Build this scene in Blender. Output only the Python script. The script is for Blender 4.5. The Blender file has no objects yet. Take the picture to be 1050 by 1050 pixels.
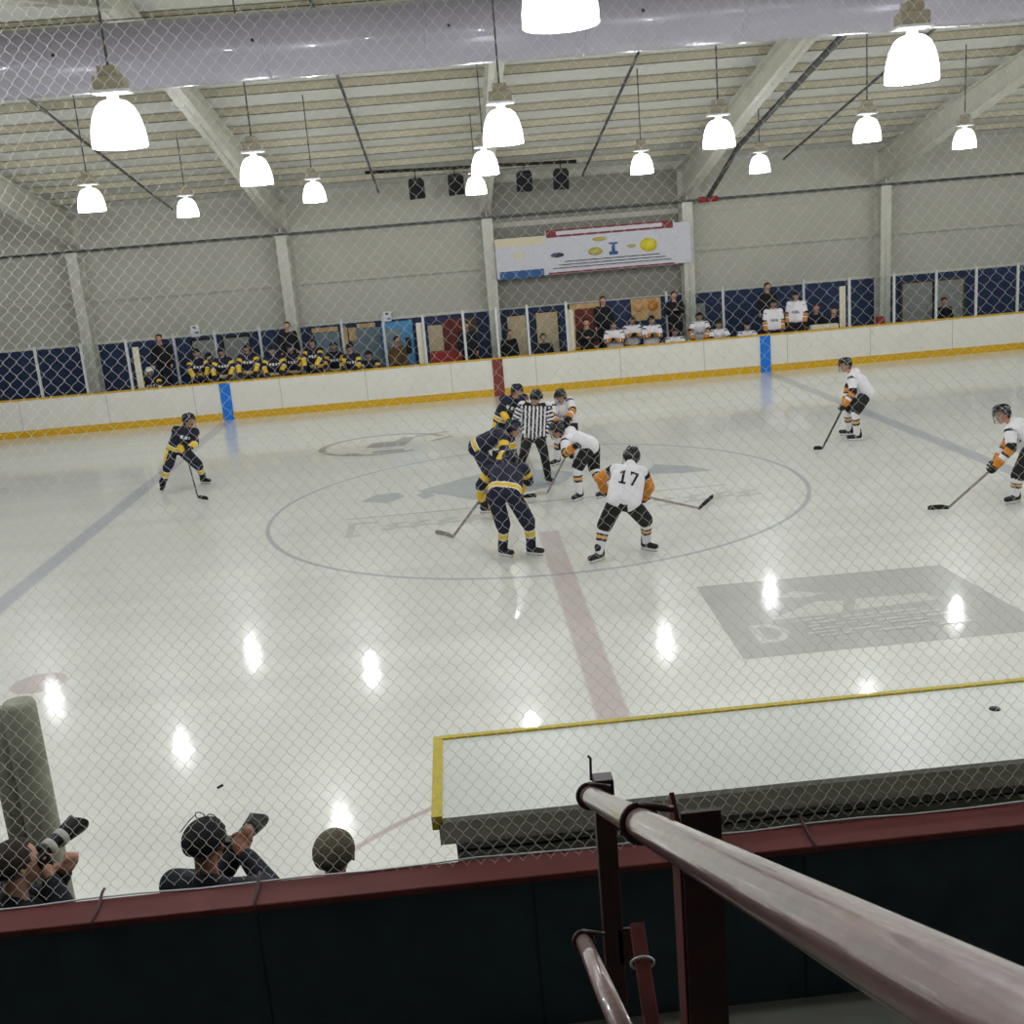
import bpy, bmesh, math, random
import numpy as np
from mathutils import Vector, Matrix
from mathutils.bvhtree import BVHTree

random.seed(7)
C = bpy.context.scene.collection
sc = bpy.context.scene
V = Vector
PI = math.pi

# ------------------------------------------------------------------ camera
CAM = V((-1.1359, -18.4143, 4.3633))
YAW, PITCH, ROLL, FPX = 0.0382, -0.2444, -0.0834, 1122.12
_f = V((math.sin(YAW)*math.cos(PITCH), math.cos(YAW)*math.cos(PITCH), math.sin(PITCH)))
_r = V((math.cos(YAW), -math.sin(YAW), 0.0))
_u = _r.cross(_f)
RIGHT = _r*math.cos(ROLL) + _u*math.sin(ROLL)
UP = -_r*math.sin(ROLL) + _u*math.cos(ROLL)
FWD = _f
cd = bpy.data.cameras.new('camera')
cam = bpy.data.objects.new('camera', cd)
C.objects.link(cam)
cam.matrix_world = Matrix(((RIGHT.x, UP.x, -FWD.x, CAM.x), (RIGHT.y, UP.y, -FWD.y, CAM.y), (RIGHT.z, UP.z, -FWD.z, CAM.z), (0, 0, 0, 1)))
cd.sensor_fit = 'HORIZONTAL'
cd.sensor_width = 36
cd.lens = 36*FPX/1050
cd.clip_start = 0.05
cd.clip_end = 200
sc.camera = cam

def ray(px, py):
    return RIGHT*((px-525)/FPX) - UP*((py-525)/FPX) + FWD
def at(px, py, Y):
    d = ray(px, py)
    return CAM + d*((Y-CAM.y)/d.y)
def onz(px, py, z):
    d = ray(px, py)
    return CAM + d*((z-CAM.z)/d.z)

# ------------------------------------------------------------------ materials
def srgb(r, g, b):
    def f(c):
        c /= 255.0
        return c/12.92 if c <= 0.04045 else ((c+0.055)/1.055)**2.4
    return (f(r), f(g), f(b), 1.0)

def mat(name, col, rough=0.6, metal=0.0, var=0.08, scale=14.0, spec=0.4, coat=0.0, bump=0.0):
    m = bpy.data.materials.new(name)
    m.use_nodes = True
    nt = m.node_tree
    b = nt.nodes['Principled BSDF']
    b.inputs['Roughness'].default_value = rough
    b.inputs['Metallic'].default_value = metal
    b.inputs['Specular IOR Level'].default_value = spec
    b.inputs['Coat Weight'].default_value = coat
    tc = nt.nodes.new('ShaderNodeTexCoord')
    nz = nt.nodes.new('ShaderNodeTexNoise')
    nz.inputs['Scale'].default_value = scale
    nz.inputs['Detail'].default_value = 4
    nt.links.new(tc.outputs['Object'], nz.inputs['Vector'])
    rm = nt.nodes.new('ShaderNodeValToRGB')
    lo = tuple(c*(1-var) for c in col[:3]) + (1,)
    hi = tuple(min(1, c*(1+var)) for c in col[:3]) + (1,)
    rm.color_ramp.elements[0].position = 0.3
    rm.color_ramp.elements[1].position = 0.7
    rm.color_ramp.elements[0].color = lo
    rm.color_ramp.elements[1].color = hi
    nt.links.new(nz.outputs['Fac'], rm.inputs['Fac'])
    nt.links.new(rm.outputs['Color'], b.inputs['Base Color'])
    if bump:
        bp = nt.nodes.new('ShaderNodeBump')
        bp.inputs['Strength'].default_value = bump
        bp.inputs['Distance'].default_value = 0.01
        nt.links.new(nz.outputs['Fac'], bp.inputs['Height'])
        nt.links.new(bp.outputs['Normal'], b.inputs['Normal'])
    return m

def emis(name, col, strength):
    m = bpy.data.materials.new(name)
    m.use_nodes = True
    nt = m.node_tree
    b = nt.nodes['Principled BSDF']
    b.inputs['Base Color'].default_value = (0.9, 0.9, 0.9, 1)
    b.inputs['Emission Color'].default_value = col
    b.inputs['Emission Strength'].default_value = strength
    return m

def glass_mat(name, tint, gloss=0.06):
    m = bpy.data.materials.new(name)
    m.use_nodes = True
    nt = m.node_tree
    nt.nodes.remove(nt.nodes['Principled BSDF'])
    t = nt.nodes.new('ShaderNodeBsdfTransparent')
    t.inputs['Color'].default_value = tint
    g = nt.nodes.new('ShaderNodeBsdfGlossy')
    g.inputs['Roughness'].default_value = 0.04
    fr = nt.nodes.new('ShaderNodeLayerWeight')
    fr.inputs['Blend'].default_value = 0.25
    mr = nt.nodes.new('ShaderNodeMath')
    mr.operation = 'MULTIPLY'
    mr.inputs[1].default_value = gloss*3
    nt.links.new(fr.outputs['Fresnel'], mr.inputs[0])
    mx = nt.nodes.new('ShaderNodeMixShader')
    nt.links.new(mr.outputs[0], mx.inputs['Fac'])
    nt.links.new(t.outputs[0], mx.inputs[1])
    nt.links.new(g.outputs[0], mx.inputs[2])
    nt.links.new(mx.outputs[0], nt.nodes['Material Output'].inputs['Surface'])
    return m

def twine_mat():
    m = bpy.data.materials.new('nylon_twine')
    m.use_nodes = True
    nt = m.node_tree
    nt.nodes.remove(nt.nodes['Principled BSDF'])
    a = nt.nodes.new('ShaderNodeBsdfDiffuse'); a.inputs['Color'].default_value = (0.86, 0.86, 0.84, 1)
    b = nt.nodes.new('ShaderNodeBsdfTranslucent'); b.inputs['Color'].default_value = (0.86, 0.86, 0.84, 1)
    mx = nt.nodes.new('ShaderNodeMixShader'); mx.inputs['Fac'].default_value = 0.5
    nt.links.new(a.outputs[0], mx.inputs[1]); nt.links.new(b.outputs[0], mx.inputs[2])
    nt.links.new(mx.outputs[0], nt.nodes['Material Output'].inputs['Surface'])
    return m

MT = {
 'wall': mat('wall_paint', srgb(184, 183, 172), 0.75, var=0.04, scale=1.3),
 'wallgrey': mat('grey_panel', srgb(140, 139, 130), 0.8, var=0.04, scale=1.5),
 'navywall': mat('navy_paint', srgb(36, 52, 88), 0.7, var=0.15, scale=3),
 'steel': mat('painted_steel', srgb(200, 199, 188), 0.45, var=0.05, scale=4),
 'purlin': mat('cream_purlin', srgb(186, 180, 158), 0.6, var=0.06, scale=2),
 'roof': mat('white_roof_lining', srgb(212, 212, 206), 0.6, var=0.04, scale=1.2),
 'pipe': mat('dark_pipe', srgb(92, 94, 96), 0.4, metal=0.4),
 'pipered': mat('red_pipe_band', srgb(160, 40, 34), 0.4),
 'duct': mat('lavender_duct', srgb(174, 170, 186), 0.32, metal=0.15, var=0.05, scale=1.0, coat=0.4),
 'ductdot': mat('duct_nozzle', srgb(70, 64, 66), 0.5),
 'board': mat('white_board', srgb(226, 224, 216), 0.35, var=0.03, scale=2),
 'yellow': mat('yellow_plastic', srgb(210, 166, 14), 0.4),
 'blue': mat('blue_paint', srgb(20, 116, 214), 0.4),
 'redmark': mat('dull_red_paint', srgb(124, 56, 48), 0.4),
 'seam': mat('seam_grey', srgb(150, 150, 145), 0.5),
 'alu': mat('pale_aluminium', srgb(200, 202, 204), 0.4, metal=0.2),
 'cream': mat('cream_post', srgb(214, 208, 186), 0.5),
 'glass': glass_mat('clear_glass', (0.93, 0.95, 0.95, 1)),
 'black': mat('black_plastic', srgb(24, 24, 26), 0.45),
 'blackfab': mat('black_fabric', srgb(20, 20, 24), 0.85),
 'parapet': mat('dark_navy_parapet', srgb(40, 56, 66), 0.75, var=0.15, scale=5),
 'maroon': mat('maroon_paint', srgb(92, 44, 43), 0.6, var=0.12, scale=9, spec=0.2, bump=0.1),
 'maroondark': mat('dark_maroon_paint', srgb(58, 30, 32), 0.45, var=0.2, scale=20),
 'pipepaint': mat('worn_maroon_pipe', srgb(140, 104, 104), 0.36, var=0.2, scale=30, spec=0.9, bump=0.12, coat=0.8),
 'pad': mat('grey_post_foam', srgb(150, 152, 136), 0.8, var=0.2, scale=7, bump=0.3),
 'boxtop': mat('white_counter', srgb(222, 226, 220), 0.35, var=0.02),
 'boxside': mat('grey_booth_side', srgb(190, 190, 176), 0.6, var=0.05),
 'yellowedge': mat('yellow_edge', srgb(200, 178, 30), 0.5),
 'concrete': mat('dark_concrete', srgb(108, 110, 102), 0.85, var=0.15, scale=4),
 'rubber': mat('rubber_floor', srgb(52, 52, 52), 0.85),
 'twine': twine_mat(),
 'shade': emis('lit_glass_shade', (1.0, 1.0, 0.99, 1), 5.0),
 'ballast': mat('ballast_grey', srgb(150, 142, 122), 0.5),
 'cord': mat('cord_grey', srgb(80, 80, 80), 0.6),
 'skin': mat('skin', srgb(196, 148, 122), 0.6, var=0.06),
 'skin2': mat('deep_skin', srgb(150, 104, 80), 0.6, var=0.06),
 'feature': mat('eyes_and_lips', srgb(70, 44, 40), 0.6),
 'hair': mat('dark_hair', srgb(44, 34, 28), 0.8),
 'greyhair': mat('grey_brown_hair', srgb(96, 88, 74), 0.9, var=0.25, scale=60),
 'navy': mat('navy_jersey', srgb(22, 26, 48), 0.8, var=0.1),
 'maize': mat('maize_cloth', srgb(228, 190, 44), 0.75),
 'white': mat('white_cloth', srgb(232, 230, 236), 0.8, var=0.03),
 'orange': mat('orange_cloth', srgb(206, 132, 40), 0.75),
 'tan': mat('tan_stripe', srgb(220, 170, 108), 0.75),
 'blackcl': mat('black_cloth', srgb(26, 25, 27), 0.85),
 'offwhite': mat('offwhite_letters', srgb(200, 198, 180), 0.8),
 'purple': mat('slate_crest', srgb(70, 66, 92), 0.8),
 'helmblack': mat('black_helmet', srgb(24, 24, 26), 0.25),
 'helmnavy': mat('navy_helmet', srgb(22, 27, 44), 0.25),
 'helmwhite': mat('white_helmet', srgb(230, 230, 228), 0.3),
 'cage': mat('cage_wire', srgb(120, 122, 126), 0.35, metal=0.6),
 'blade': mat('skate_steel', srgb(214, 214, 214), 0.25, metal=0.5),
 'stick': mat('stick_black', srgb(40, 38, 40), 0.45),
 'stickgrey': mat('stick_grey', srgb(150, 140, 136), 0.5),
 'tape': mat('black_tape', srgb(18, 17, 18), 0.8),
 'redstick': mat('stick_red', srgb(130, 46, 44), 0.45),
 'jacket': mat('dark_jacket', srgb(26, 31, 44), 0.8),
 'brownjacket': mat('brown_jacket', srgb(96, 74, 48), 0.8),
 'beige': mat('beige_door', srgb(206, 184, 150), 0.6),
 'greydoor': mat('grey_door', srgb(150, 150, 146), 0.6),
 'wood': mat('pale_wood', srgb(206, 168, 116), 0.6, var=0.15, scale=8),
 'darkred': mat('dark_red_wall', srgb(112, 46, 40), 0.7),
 'brown': mat('brown_panel', srgb(84, 66, 54), 0.7),
 'cyanblue': mat('bright_blue_panel', srgb(72, 140, 190), 0.5, var=0.2, scale=3),
 'slate': mat('slate_screen', srgb(120, 136, 146), 0.5),
 'paper': mat('white_paper', srgb(226, 226, 232), 0.7, var=0.02),
 'ink': mat('dark_ink', srgb(50, 50, 60), 0.7),
 'banner': mat('banner_vinyl', srgb(204, 204, 214), 0.55, var=0.03),
 'bannercream': mat('banner_cream', srgb(214, 204, 178), 0.55, var=0.03),
 'bannerred': mat('banner_maroon', srgb(130, 44, 48), 0.55),
 'bannerblue': mat('banner_blue', srgb(40, 84, 140), 0.55),
 'banneryellow': mat('banner_yellow', srgb(222, 206, 40), 0.55),
 'bannerolive': mat('banner_olive', srgb(188, 180, 90), 0.55),
 'redbag': mat('red_vinyl', srgb(170, 50, 46), 0.5),
 'lenswhite': mat('lens_white', srgb(190, 190, 184), 0.4),
}

# ------------------------------------------------------------------ mesh helpers
class MB:
    def __init__(self):
        self.bm = bmesh.new()
    def box(self, lo, hi, mi=0, M=None):
        x0, y0, z0 = lo; x1, y1, z1 = hi
        vs = [self.bm.verts.new(V(p) if M is None else M @ V(p)) for p in
              ((x0,y0,z0),(x1,y0,z0),(x1,y1,z0),(x0,y1,z0),(x0,y0,z1),(x1,y0,z1),(x1,y1,z1),(x0,y1,z1))]
        for f in ((0,3,2,1),(4,5,6,7),(0,1,5,4),(1,2,6,5),(2,3,7,6),(3,0,4,7)):
            self.bm.faces.new([vs[i] for i in f]).material_index = mi
        return self
    def prism(self, pts, d, mi=0):
        a = [self.bm.verts.new(V(p)) for p in pts]
        b = [self.bm.verts.new(V(p)+V(d)) for p in pts]
        n = len(pts)
        self.bm.faces.new(a).material_index = mi
        self.bm.faces.new(b[::-1]).material_index = mi
        for i in range(n):
            self.bm.faces.new([a[i], b[i], b[(i+1) % n], a[(i+1) % n]]).material_index = mi
        return self
    def tube(self, pts, r, n=8, mi=0, cap=True, rads=None):
        pts = [V(p) for p in pts]
        rings = []
        ref = None
        for i, p in enumerate(pts):
            t = (pts[min(i+1, len(pts)-1)] - pts[max(i-1, 0)]).normalized()
            if ref is None:
                ref = t.cross(V((0, 0, 1)) if abs(t.z) < 0.9 else V((1, 0, 0))).normalized()
            a = (ref - t*ref.dot(t)).normalized()
            ref = a
            b = t.cross(a)
            rr = rads[i] if rads else r
            rings.append([self.bm.verts.new(p + (a*math.cos(2*PI*k/n) + b*math.sin(2*PI*k/n))*rr) for k in range(n)])
        for i in range(len(rings)-1):
            for k in range(n):
                f = self.bm.faces.new([rings[i][k], rings[i][(k+1) % n], rings[i+1][(k+1) % n], rings[i+1][k]])
                f.material_index = mi
                f.smooth = True
        if cap:
            self.bm.faces.new(rings[0][::-1]).material_index = mi
            self.bm.faces.new(rings[-1]).material_index = mi
        return self
    def lathe(self, prof, c, n=24, mi=0, M=None):
        rings = []
        for (r, z) in prof:
            ring = []
            for k in range(n):
                p = V((r*math.cos(2*PI*k/n), r*math.sin(2*PI*k/n), z))
                if M is not None: p = M @ p
                ring.append(self.bm.verts.new(p + V(c)))
            rings.append(ring)
        for i in range(len(rings)-1):
            for k in range(n):
                f = self.bm.faces.new([rings[i][k], rings[i][(k+1) % n], rings[i+1][(k+1) % n], rings[i+1][k]])
                f.material_index = mi
                f.smooth = True
        if prof[0][0] > 1e-4: self.bm.faces.new(rings[0][::-1]).material_index = mi
        if prof[-1][0] > 1e-4: self.bm.faces.new(rings[-1]).material_index = mi
        return self
    def ball(self, c, r, mi=0, n=12, sc3=(1, 1, 1)):
        M = Matrix.Translation(V(c)) @ Matrix.Diagonal((*sc3, 1))
        g = bmesh.ops.create_uvsphere(self.bm, u_segments=n, v_segments=max(6, n*2//3), radius=r, matrix=M)
        for v in g['verts']:
            for f in v.link_faces:
                f.material_index = mi
                f.smooth = True
        return self
    def build(self, name, mats, parent=None, origin=None, bevel=0.0):
        if bevel:
            bmesh.ops.bevel(self.bm, geom=self.bm.edges[:], offset=bevel, segments=2, affect='EDGES', profile=0.5)
        bmesh.ops.recalc_face_normals(self.bm, faces=self.bm.faces[:])
        me = bpy.data.meshes.new(name)
        self.bm.to_mesh(me)
        self.bm.free()
        return link(name, me, mats, parent, origin)

def link(name, me, mats, parent=None, origin=None):
    if not isinstance(mats, (list, tuple)): mats = [mats]
    if len(me.materials) == 0:
        for m in mats: me.materials.append(MT[m] if isinstance(m, str) else m)
    o = bpy.data.objects.new(name, me)
    C.objects.link(o)
    off = V((0, 0, 0))
    if parent is not None:
        o.parent = parent
        q = parent
        while q is not None:
            off += q.location
            q = q.parent
    if origin is not None:
        off2 = V(origin)
        o.location = off2 - off
        off = off2
    if off.length > 0:
        me.transform(Matrix.Translation(-off))
    return o

def tag(o, label=None, cat=None, group=None, kind=None):
    if label: o['label'] = label
    if cat: o['category'] = cat
    if group: o['group'] = group
    if kind: o['kind'] = kind
    return o

def empty(name, loc, label=None, cat=None, group=None):
    o = bpy.data.objects.new(name, None)
    o.empty_display_size = 0.1
    C.objects.link(o)
    o.location = loc
    return tag(o, label, cat, group)

def struct(o):
    o['kind'] = 'structure'
    return o

def copy_tree(o, parent=None):
    c = o.copy()
    C.objects.link(c)
    if parent is not None: c.parent = parent
    for ch in list(o.children): copy_tree(ch, c)
    return c

ORD = ['first','second','third','fourth','fifth','sixth','seventh','eighth','ninth','tenth','eleventh','twelfth','thirteenth']

def evaluated(o):
    bpy.context.view_layer.update()
    dg = bpy.context.evaluated_depsgraph_get()
    me = bpy.data.meshes.new_from_object(o.evaluated_get(dg))
    return me

# smooth organic solid grown over a list of tapered capsules (p0, p1, r0, r1, tag)
def capsule_bm(bm, p0, p1, r0, r1, n=12):
    p0, p1 = V(p0), V(p1)
    d = p1-p0
    L = d.length
    t = d/L if L > 1e-5 else V((0, 0, 1))
    a = t.cross(V((0, 0, 1)) if abs(t.z) < 0.9 else V((1, 0, 0))).normalized()
    b = t.cross(a)
    prof = [(-math.cos(k*PI/8)*r0, math.sin(k*PI/8)*r0, 0) for k in range(1, 5)] + [(math.sin(k*PI/8)*r1, math.cos(k*PI/8)*r1, 1) for k in range(0, 4)]
    rings = []
    for (h, r, e) in prof:
        c = (p1 if e else p0) + t*h
        rings.append([bm.verts.new(c + (a*math.cos(2*PI*k/n)+b*math.sin(2*PI*k/n))*r) for k in range(n)])
    e0 = bm.verts.new(p0 - t*r0)
    e1 = bm.verts.new(p1 + t*r1)
    for i in range(len(rings)-1):
        for k in range(n):
            bm.faces.new([rings[i][k], rings[i][(k+1) % n], rings[i+1][(k+1) % n], rings[i+1][k]])
    for k in range(n):
        bm.faces.new([e0, rings[0][(k+1) % n], rings[0][k]])
        bm.faces.new([e1, rings[-1][k], rings[-1][(k+1) % n]])

def blob(prims, vox=0.016, smooth=3, paint=None):
    bm = bmesh.new()
    for q in prims: capsule_bm(bm, *q[:4])
    bmesh.ops.recalc_face_normals(bm, faces=bm.faces[:])
    me = bpy.data.meshes.new('blob')
    bm.to_mesh(me)
    bm.free()
    o = bpy.data.objects.new('blob', me)
    C.objects.link(o)
    m = o.modifiers.new('r', 'REMESH')
    m.mode = 'VOXEL'
    m.voxel_size = vox
    if smooth:
        s = o.modifiers.new('s', 'SMOOTH')
        s.iterations = smooth
        s.factor = 0.5
    out = evaluated(o)
    bpy.data.objects.remove(o)
    bpy.data.meshes.remove(me)
    n = len(out.polygons)
    out.polygons.foreach_set('use_smooth', [True]*n)
    if paint is not None:
        cen = np.empty(n*3)
        out.polygons.foreach_get('center', cen)
        cen = cen.reshape(-1, 3)
        best = np.full(n, 1e9); tags = np.zeros(n, int); tt = np.zeros(n)
        for q in prims:
            p0 = np.array(q[0]); d = np.array(q[1])-p0
            L2 = max(d@d, 1e-9)
            t = np.clip(((cen-p0)@d)/L2, 0, 1)
            dist = np.linalg.norm(cen-(p0+t[:, None]*d), axis=1) - (q[2]+(q[3]-q[2])*t)
            k = dist < best
            best[k] = dist[k]; tags[k] = q[4]; tt[k] = t[k]
        out.polygons.foreach_set('material_index', np.asarray(paint(tags, tt, cen), dtype=np.int32))
    return out
POSES = {
  'seventeen': {'pelvis': (0.92,-4.2,0.83), 'neck': (1.07,-3.94,1.24), 'head': (1.13,-3.73,1.33), 'shL': (0.87,-3.92,1.2), 'shR': (1.22,-3.96,1.15), 'elL': (0.67,-3.83,1.08), 'elR': (1.32,-3.93,0.92), 'wrL': (0.73,-3.66,0.88), 'wrR': (1.28,-3.73,0.74), 'hipL': (0.8,-4.2,0.79), 'hipR': (1.03,-4.23,0.76), 'knL': (0.64,-4.1,0.46), 'knR': (1.23,-4.05,0.48), 'anL': (0.54,-4.18,0.14), 'anR': (1.25,-3.88,0.14), 'toeL': (0.38,-4.29,0.06), 'toeR': (1.38,-4.03,0.06)},
  'navy_d': {'pelvis': (-0.65,-3.75,1), 'neck': (-0.56,-3.33,1.27), 'head': (-0.51,-3.1,1.32), 'shL': (-0.81,-3.34,1.22), 'shR': (-0.35,-3.36,1.21), 'elL': (-0.97,-3.31,1.02), 'elR': (-0.29,-3.3,1.02), 'wrL': (-0.97,-3.16,0.8), 'wrR': (-0.41,-3.13,0.85), 'hipL': (-0.79,-3.77,0.92), 'hipR': (-0.52,-3.78,0.9), 'knL': (-0.71,-3.78,0.52), 'knR': (-0.36,-3.79,0.53), 'anL': (-0.73,-3.5,0.14), 'anR': (-0.33,-3.58,0.14), 'toeL': (-0.59,-3.65,0.06), 'toeR': (-0.17,-3.69,0.06)},
  'navy_c': {'pelvis': (-0.94,-0.5,1.06), 'neck': (-0.5,-0.53,1.26), 'head': (-0.29,-0.56,1.32), 'shL': (-0.61,-0.36,1.25), 'shR': (-0.5,-0.72,1.21), 'elL': (-0.46,-0.24,1.02), 'elR': (-0.51,-0.92,0.99), 'wrL': (-0.44,-0.3,0.74), 'wrR': (-0.61,-1.08,0.91), 'hipL': (-0.96,-0.37,1.04), 'hipR': (-0.92,-0.61,1), 'knL': (-0.74,-0.25,0.68), 'knR': (-0.79,-0.93,0.72), 'anL': (-0.74,-0.13,0.14), 'anR': (-0.89,-0.88,0.14), 'toeL': (-0.55,-0.18,0.06), 'toeR': (-0.7,-0.93,0.06)},
  'ref': {'pelvis': (0.11,1.05,0.9), 'neck': (0.18,1.12,1.43), 'head': (0.21,0.96,1.6), 'shL': (-0.04,1.14,1.43), 'shR': (0.4,1.1,1.38), 'elL': (-0.18,1.13,1.2), 'elR': (0.43,1.07,1.1), 'wrL': (-0.06,0.99,0.99), 'wrR': (0.29,1.03,0.85), 'hipL': (0,1.05,0.87), 'hipR': (0.21,1.03,0.85), 'knL': (-0.09,0.81,0.64), 'knR': (0.26,0.79,0.59), 'anL': (-0.29,0.96,0.14), 'anR': (0.31,0.91,0.14), 'toeL': (-0.41,0.81,0.06), 'toeR': (0.39,0.73,0.06)},
  'navy_w': {'pelvis': (-0.32,3,0.91), 'neck': (-0.11,2.95,1.33), 'head': (-0.02,2.87,1.47), 'shL': (-0.29,2.95,1.32), 'shR': (0.1,2.93,1.31), 'elL': (-0.37,2.92,1.1), 'elR': (0.05,2.71,1.12), 'wrL': (-0.27,2.72,0.95), 'wrR': (-0.14,2.67,0.93), 'hipL': (-0.42,3,0.88), 'hipR': (-0.23,2.99,0.87), 'knL': (-0.51,2.77,0.62), 'knR': (-0.24,2.76,0.58), 'anL': (-0.57,2.87,0.14), 'anR': (-0.18,2.86,0.14), 'toeL': (-0.47,2.7,0.06), 'toeR': (-0.06,2.7,0.06)},
  'white_w': {'pelvis': (0.88,2.6,0.87), 'neck': (0.81,2.43,1.22), 'head': (0.76,2.36,1.37), 'shL': (0.64,2.44,1.18), 'shR': (0.94,2.42,1.25), 'elL': (0.59,2.32,0.99), 'elR': (0.97,2.25,1.08), 'wrL': (0.64,2.08,0.9), 'wrR': (0.86,2.02,1), 'hipL': (0.78,2.6,0.84), 'hipR': (0.97,2.59,0.84), 'knL': (0.68,2.37,0.58), 'knR': (0.96,2.35,0.56), 'anL': (0.62,2.47,0.14), 'anR': (1.04,2.45,0.14), 'toeL': (0.48,2.33,0.06), 'toeR': (0.94,2.28,0.06)},
  'white_c': {'pelvis': (0.96,-0.3,0.88), 'neck': (0.58,-0.3,1.1), 'head': (0.41,-0.32,1.19), 'shL': (0.54,-0.48,1.02), 'shR': (0.67,-0.12,1.11), 'elL': (0.51,-0.68,0.85), 'elR': (0.52,-0.07,0.86), 'wrL': (0.63,-0.81,0.96), 'wrR': (0.62,-0.03,0.75), 'hipL': (0.92,-0.41,0.84), 'hipR': (1.03,-0.19,0.84), 'knL': (0.69,-0.59,0.56), 'knR': (1.02,-0.17,0.43), 'anL': (0.7,-0.57,0.14), 'anR': (1.12,-0.52,0.14), 'toeL': (0.56,-0.71,0.06), 'toeR': (0.97,-0.65,0.06)},
  'navy_l': {'pelvis': (-6.86,3.55,0.84), 'neck': (-6.63,3.51,1.25), 'head': (-6.54,3.46,1.39), 'shL': (-6.82,3.46,1.21), 'shR': (-6.48,3.53,1.13), 'elL': (-6.87,3.48,0.96), 'elR': (-6.49,3.42,0.91), 'wrL': (-6.71,3.33,0.79), 'wrR': (-6.53,3.15,0.89), 'hipL': (-6.97,3.52,0.84), 'hipR': (-6.76,3.56,0.75), 'knL': (-7.05,3.26,0.52), 'knR': (-6.5,3.48,0.46), 'anL': (-7.26,3.44,0.14), 'anR': (-6.52,3.82,0.14), 'toeL': (-7.24,3.24,0.06), 'toeR': (-6.35,3.71,0.06)},
  'white_r': {'pelvis': (6.69,2.35,0.88), 'neck': (6.47,2.47,1.3), 'head': (6.34,2.49,1.47), 'shL': (6.42,2.29,1.24), 'shR': (6.6,2.62,1.28), 'elL': (6.38,2.15,0.97), 'elR': (6.46,2.62,1), 'wrL': (6.22,2.16,0.74), 'wrR': (6.38,2.6,0.72), 'hipL': (6.63,2.24,0.84), 'hipR': (6.77,2.45,0.86), 'knL': (6.39,2.07,0.59), 'knR': (6.41,2.53,0.56), 'anL': (6.47,2.19,0.14), 'anR': (6.5,2.73,0.14), 'toeL': (6.27,2.23,0.06), 'toeR': (6.33,2.84,0.06)},
  'white_far_r': {'pelvis': (7.1,-3.1,0.79), 'neck': (6.88,-2.97,1.15), 'head': (6.74,-2.9,1.29), 'shL': (6.78,-3.12,1.08), 'shR': (7.04,-2.85,1.11), 'elL': (6.72,-3.27,0.84), 'elR': (6.92,-2.8,0.85), 'wrL': (6.53,-3.23,0.6), 'wrR': (6.75,-2.78,0.56), 'hipL': (7.03,-3.21,0.75), 'hipR': (7.2,-3.02,0.76), 'knL': (6.82,-3.28,0.4), 'knR': (7.31,-3.2,0.3), 'anL': (6.81,-3.25,0.14), 'anR': (7.41,-3.37,0.14), 'toeL': (6.62,-3.31,0.06), 'toeR': (7.22,-3.43,0.06)},
}
# ------------------------------------------------------------------ people
# tags for painting
TORSO, UARM, LARM, THIGH, SHANK, FOOT, HEAD, EYE, MOUTH, HAND = range(10)

def frame(J, front):
    up = (V(J['neck'])-V(J['pelvis'])).normalized()
    f = V(front)
    f = (f-up*f.dot(up)).normalized()
    return up, f, f.cross(up)

def jersey_paint(kit, J, front):
    up, f, r = frame(J, front)
    pel = np.array(V(J['pelvis'])); L = (V(J['neck'])-V(J['pelvis'])).length
    upn, fn, rn = np.array(up), np.array(f), np.array(r)
    def paint(tags, t, c):
        q = c-pel
        v = (q@upn)/L; w = q@fn; u = q@rn
        m = np.zeros(len(t), int)
        T = tags == TORSO
        if kit == 'navy':          # 0 navy 1 maize 2 white
            m[T & (v < 0.11)] = 2
            m[T & (v < 0.07)] = 1
            m[T & (v < -0.06)] = 2
            m[T & (v < -0.09)] = 0
            m[T & (w > 0.02) & (v > 0.56) & (v < 0.7) & (abs(u) < 0.15) & (np.sin(u*75) > -0.45)] = 2
            lo = tags == LARM
            m[lo & (t > 0.12) & (t < 0.2)] = 2
            m[lo & (t >= 0.2) & (t < 0.62)] = 1
            m[lo & (t >= 0.62) & (t < 0.7)] = 2
            m[(tags == UARM) & (t > 0.3) & (t < 0.62) & (u*np.sign(u) > 0.16)] = 1
        elif kit in ('white', 'white17'):       # 0 white 1 black 2 orange 3 slate
            ua = tags == UARM; lo = tags == LARM
            m[ua & (t > 0.02) & (t < 0.16)] = 1
            m[ua & (t > 0.8)] = 1
            m[lo & (t < 0.06)] = 1
            m[lo & (t >= 0.06) & (t < 0.34)] = 2
            m[lo & (t >= 0.34) & (t < 0.44)] = 1
            if kit == 'white17':
                m[ua & (t > 0.45)] = 2
                m[ua & (t > 0.0) & (t < 0.42)] = 1
                m[lo] = 2
            m[T & (w > 0.05) & (v > 0.36) & (v < 0.52) & (abs(u) < 0.11) & (np.sin(u*90+v*40) > -0.3)] = 3
        elif kit == 'ref':         # vertical stripes black / white
            m = (np.floor((u+10)/0.035).astype(int)) % 2
            arm = (tags == UARM) | (tags == LARM)
            m[arm] = ((np.floor((t[arm] + (tags[arm] == LARM))*8)).astype(int)) % 2
            m[T & (v > 0.96)] = 1
        return m
    return paint

JMATS = {'navy': ['navy', 'maize', 'white'], 'white': ['white', 'blackcl', 'orange', 'purple'],
         'white17': ['white', 'blackcl', 'orange', 'purple'], 'ref': ['white', 'blackcl'],
         'coat': ['blackfab'], 'jacket': ['jacket'], 'brown': ['brownjacket'], 'beigecoat': ['beige']}

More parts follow.
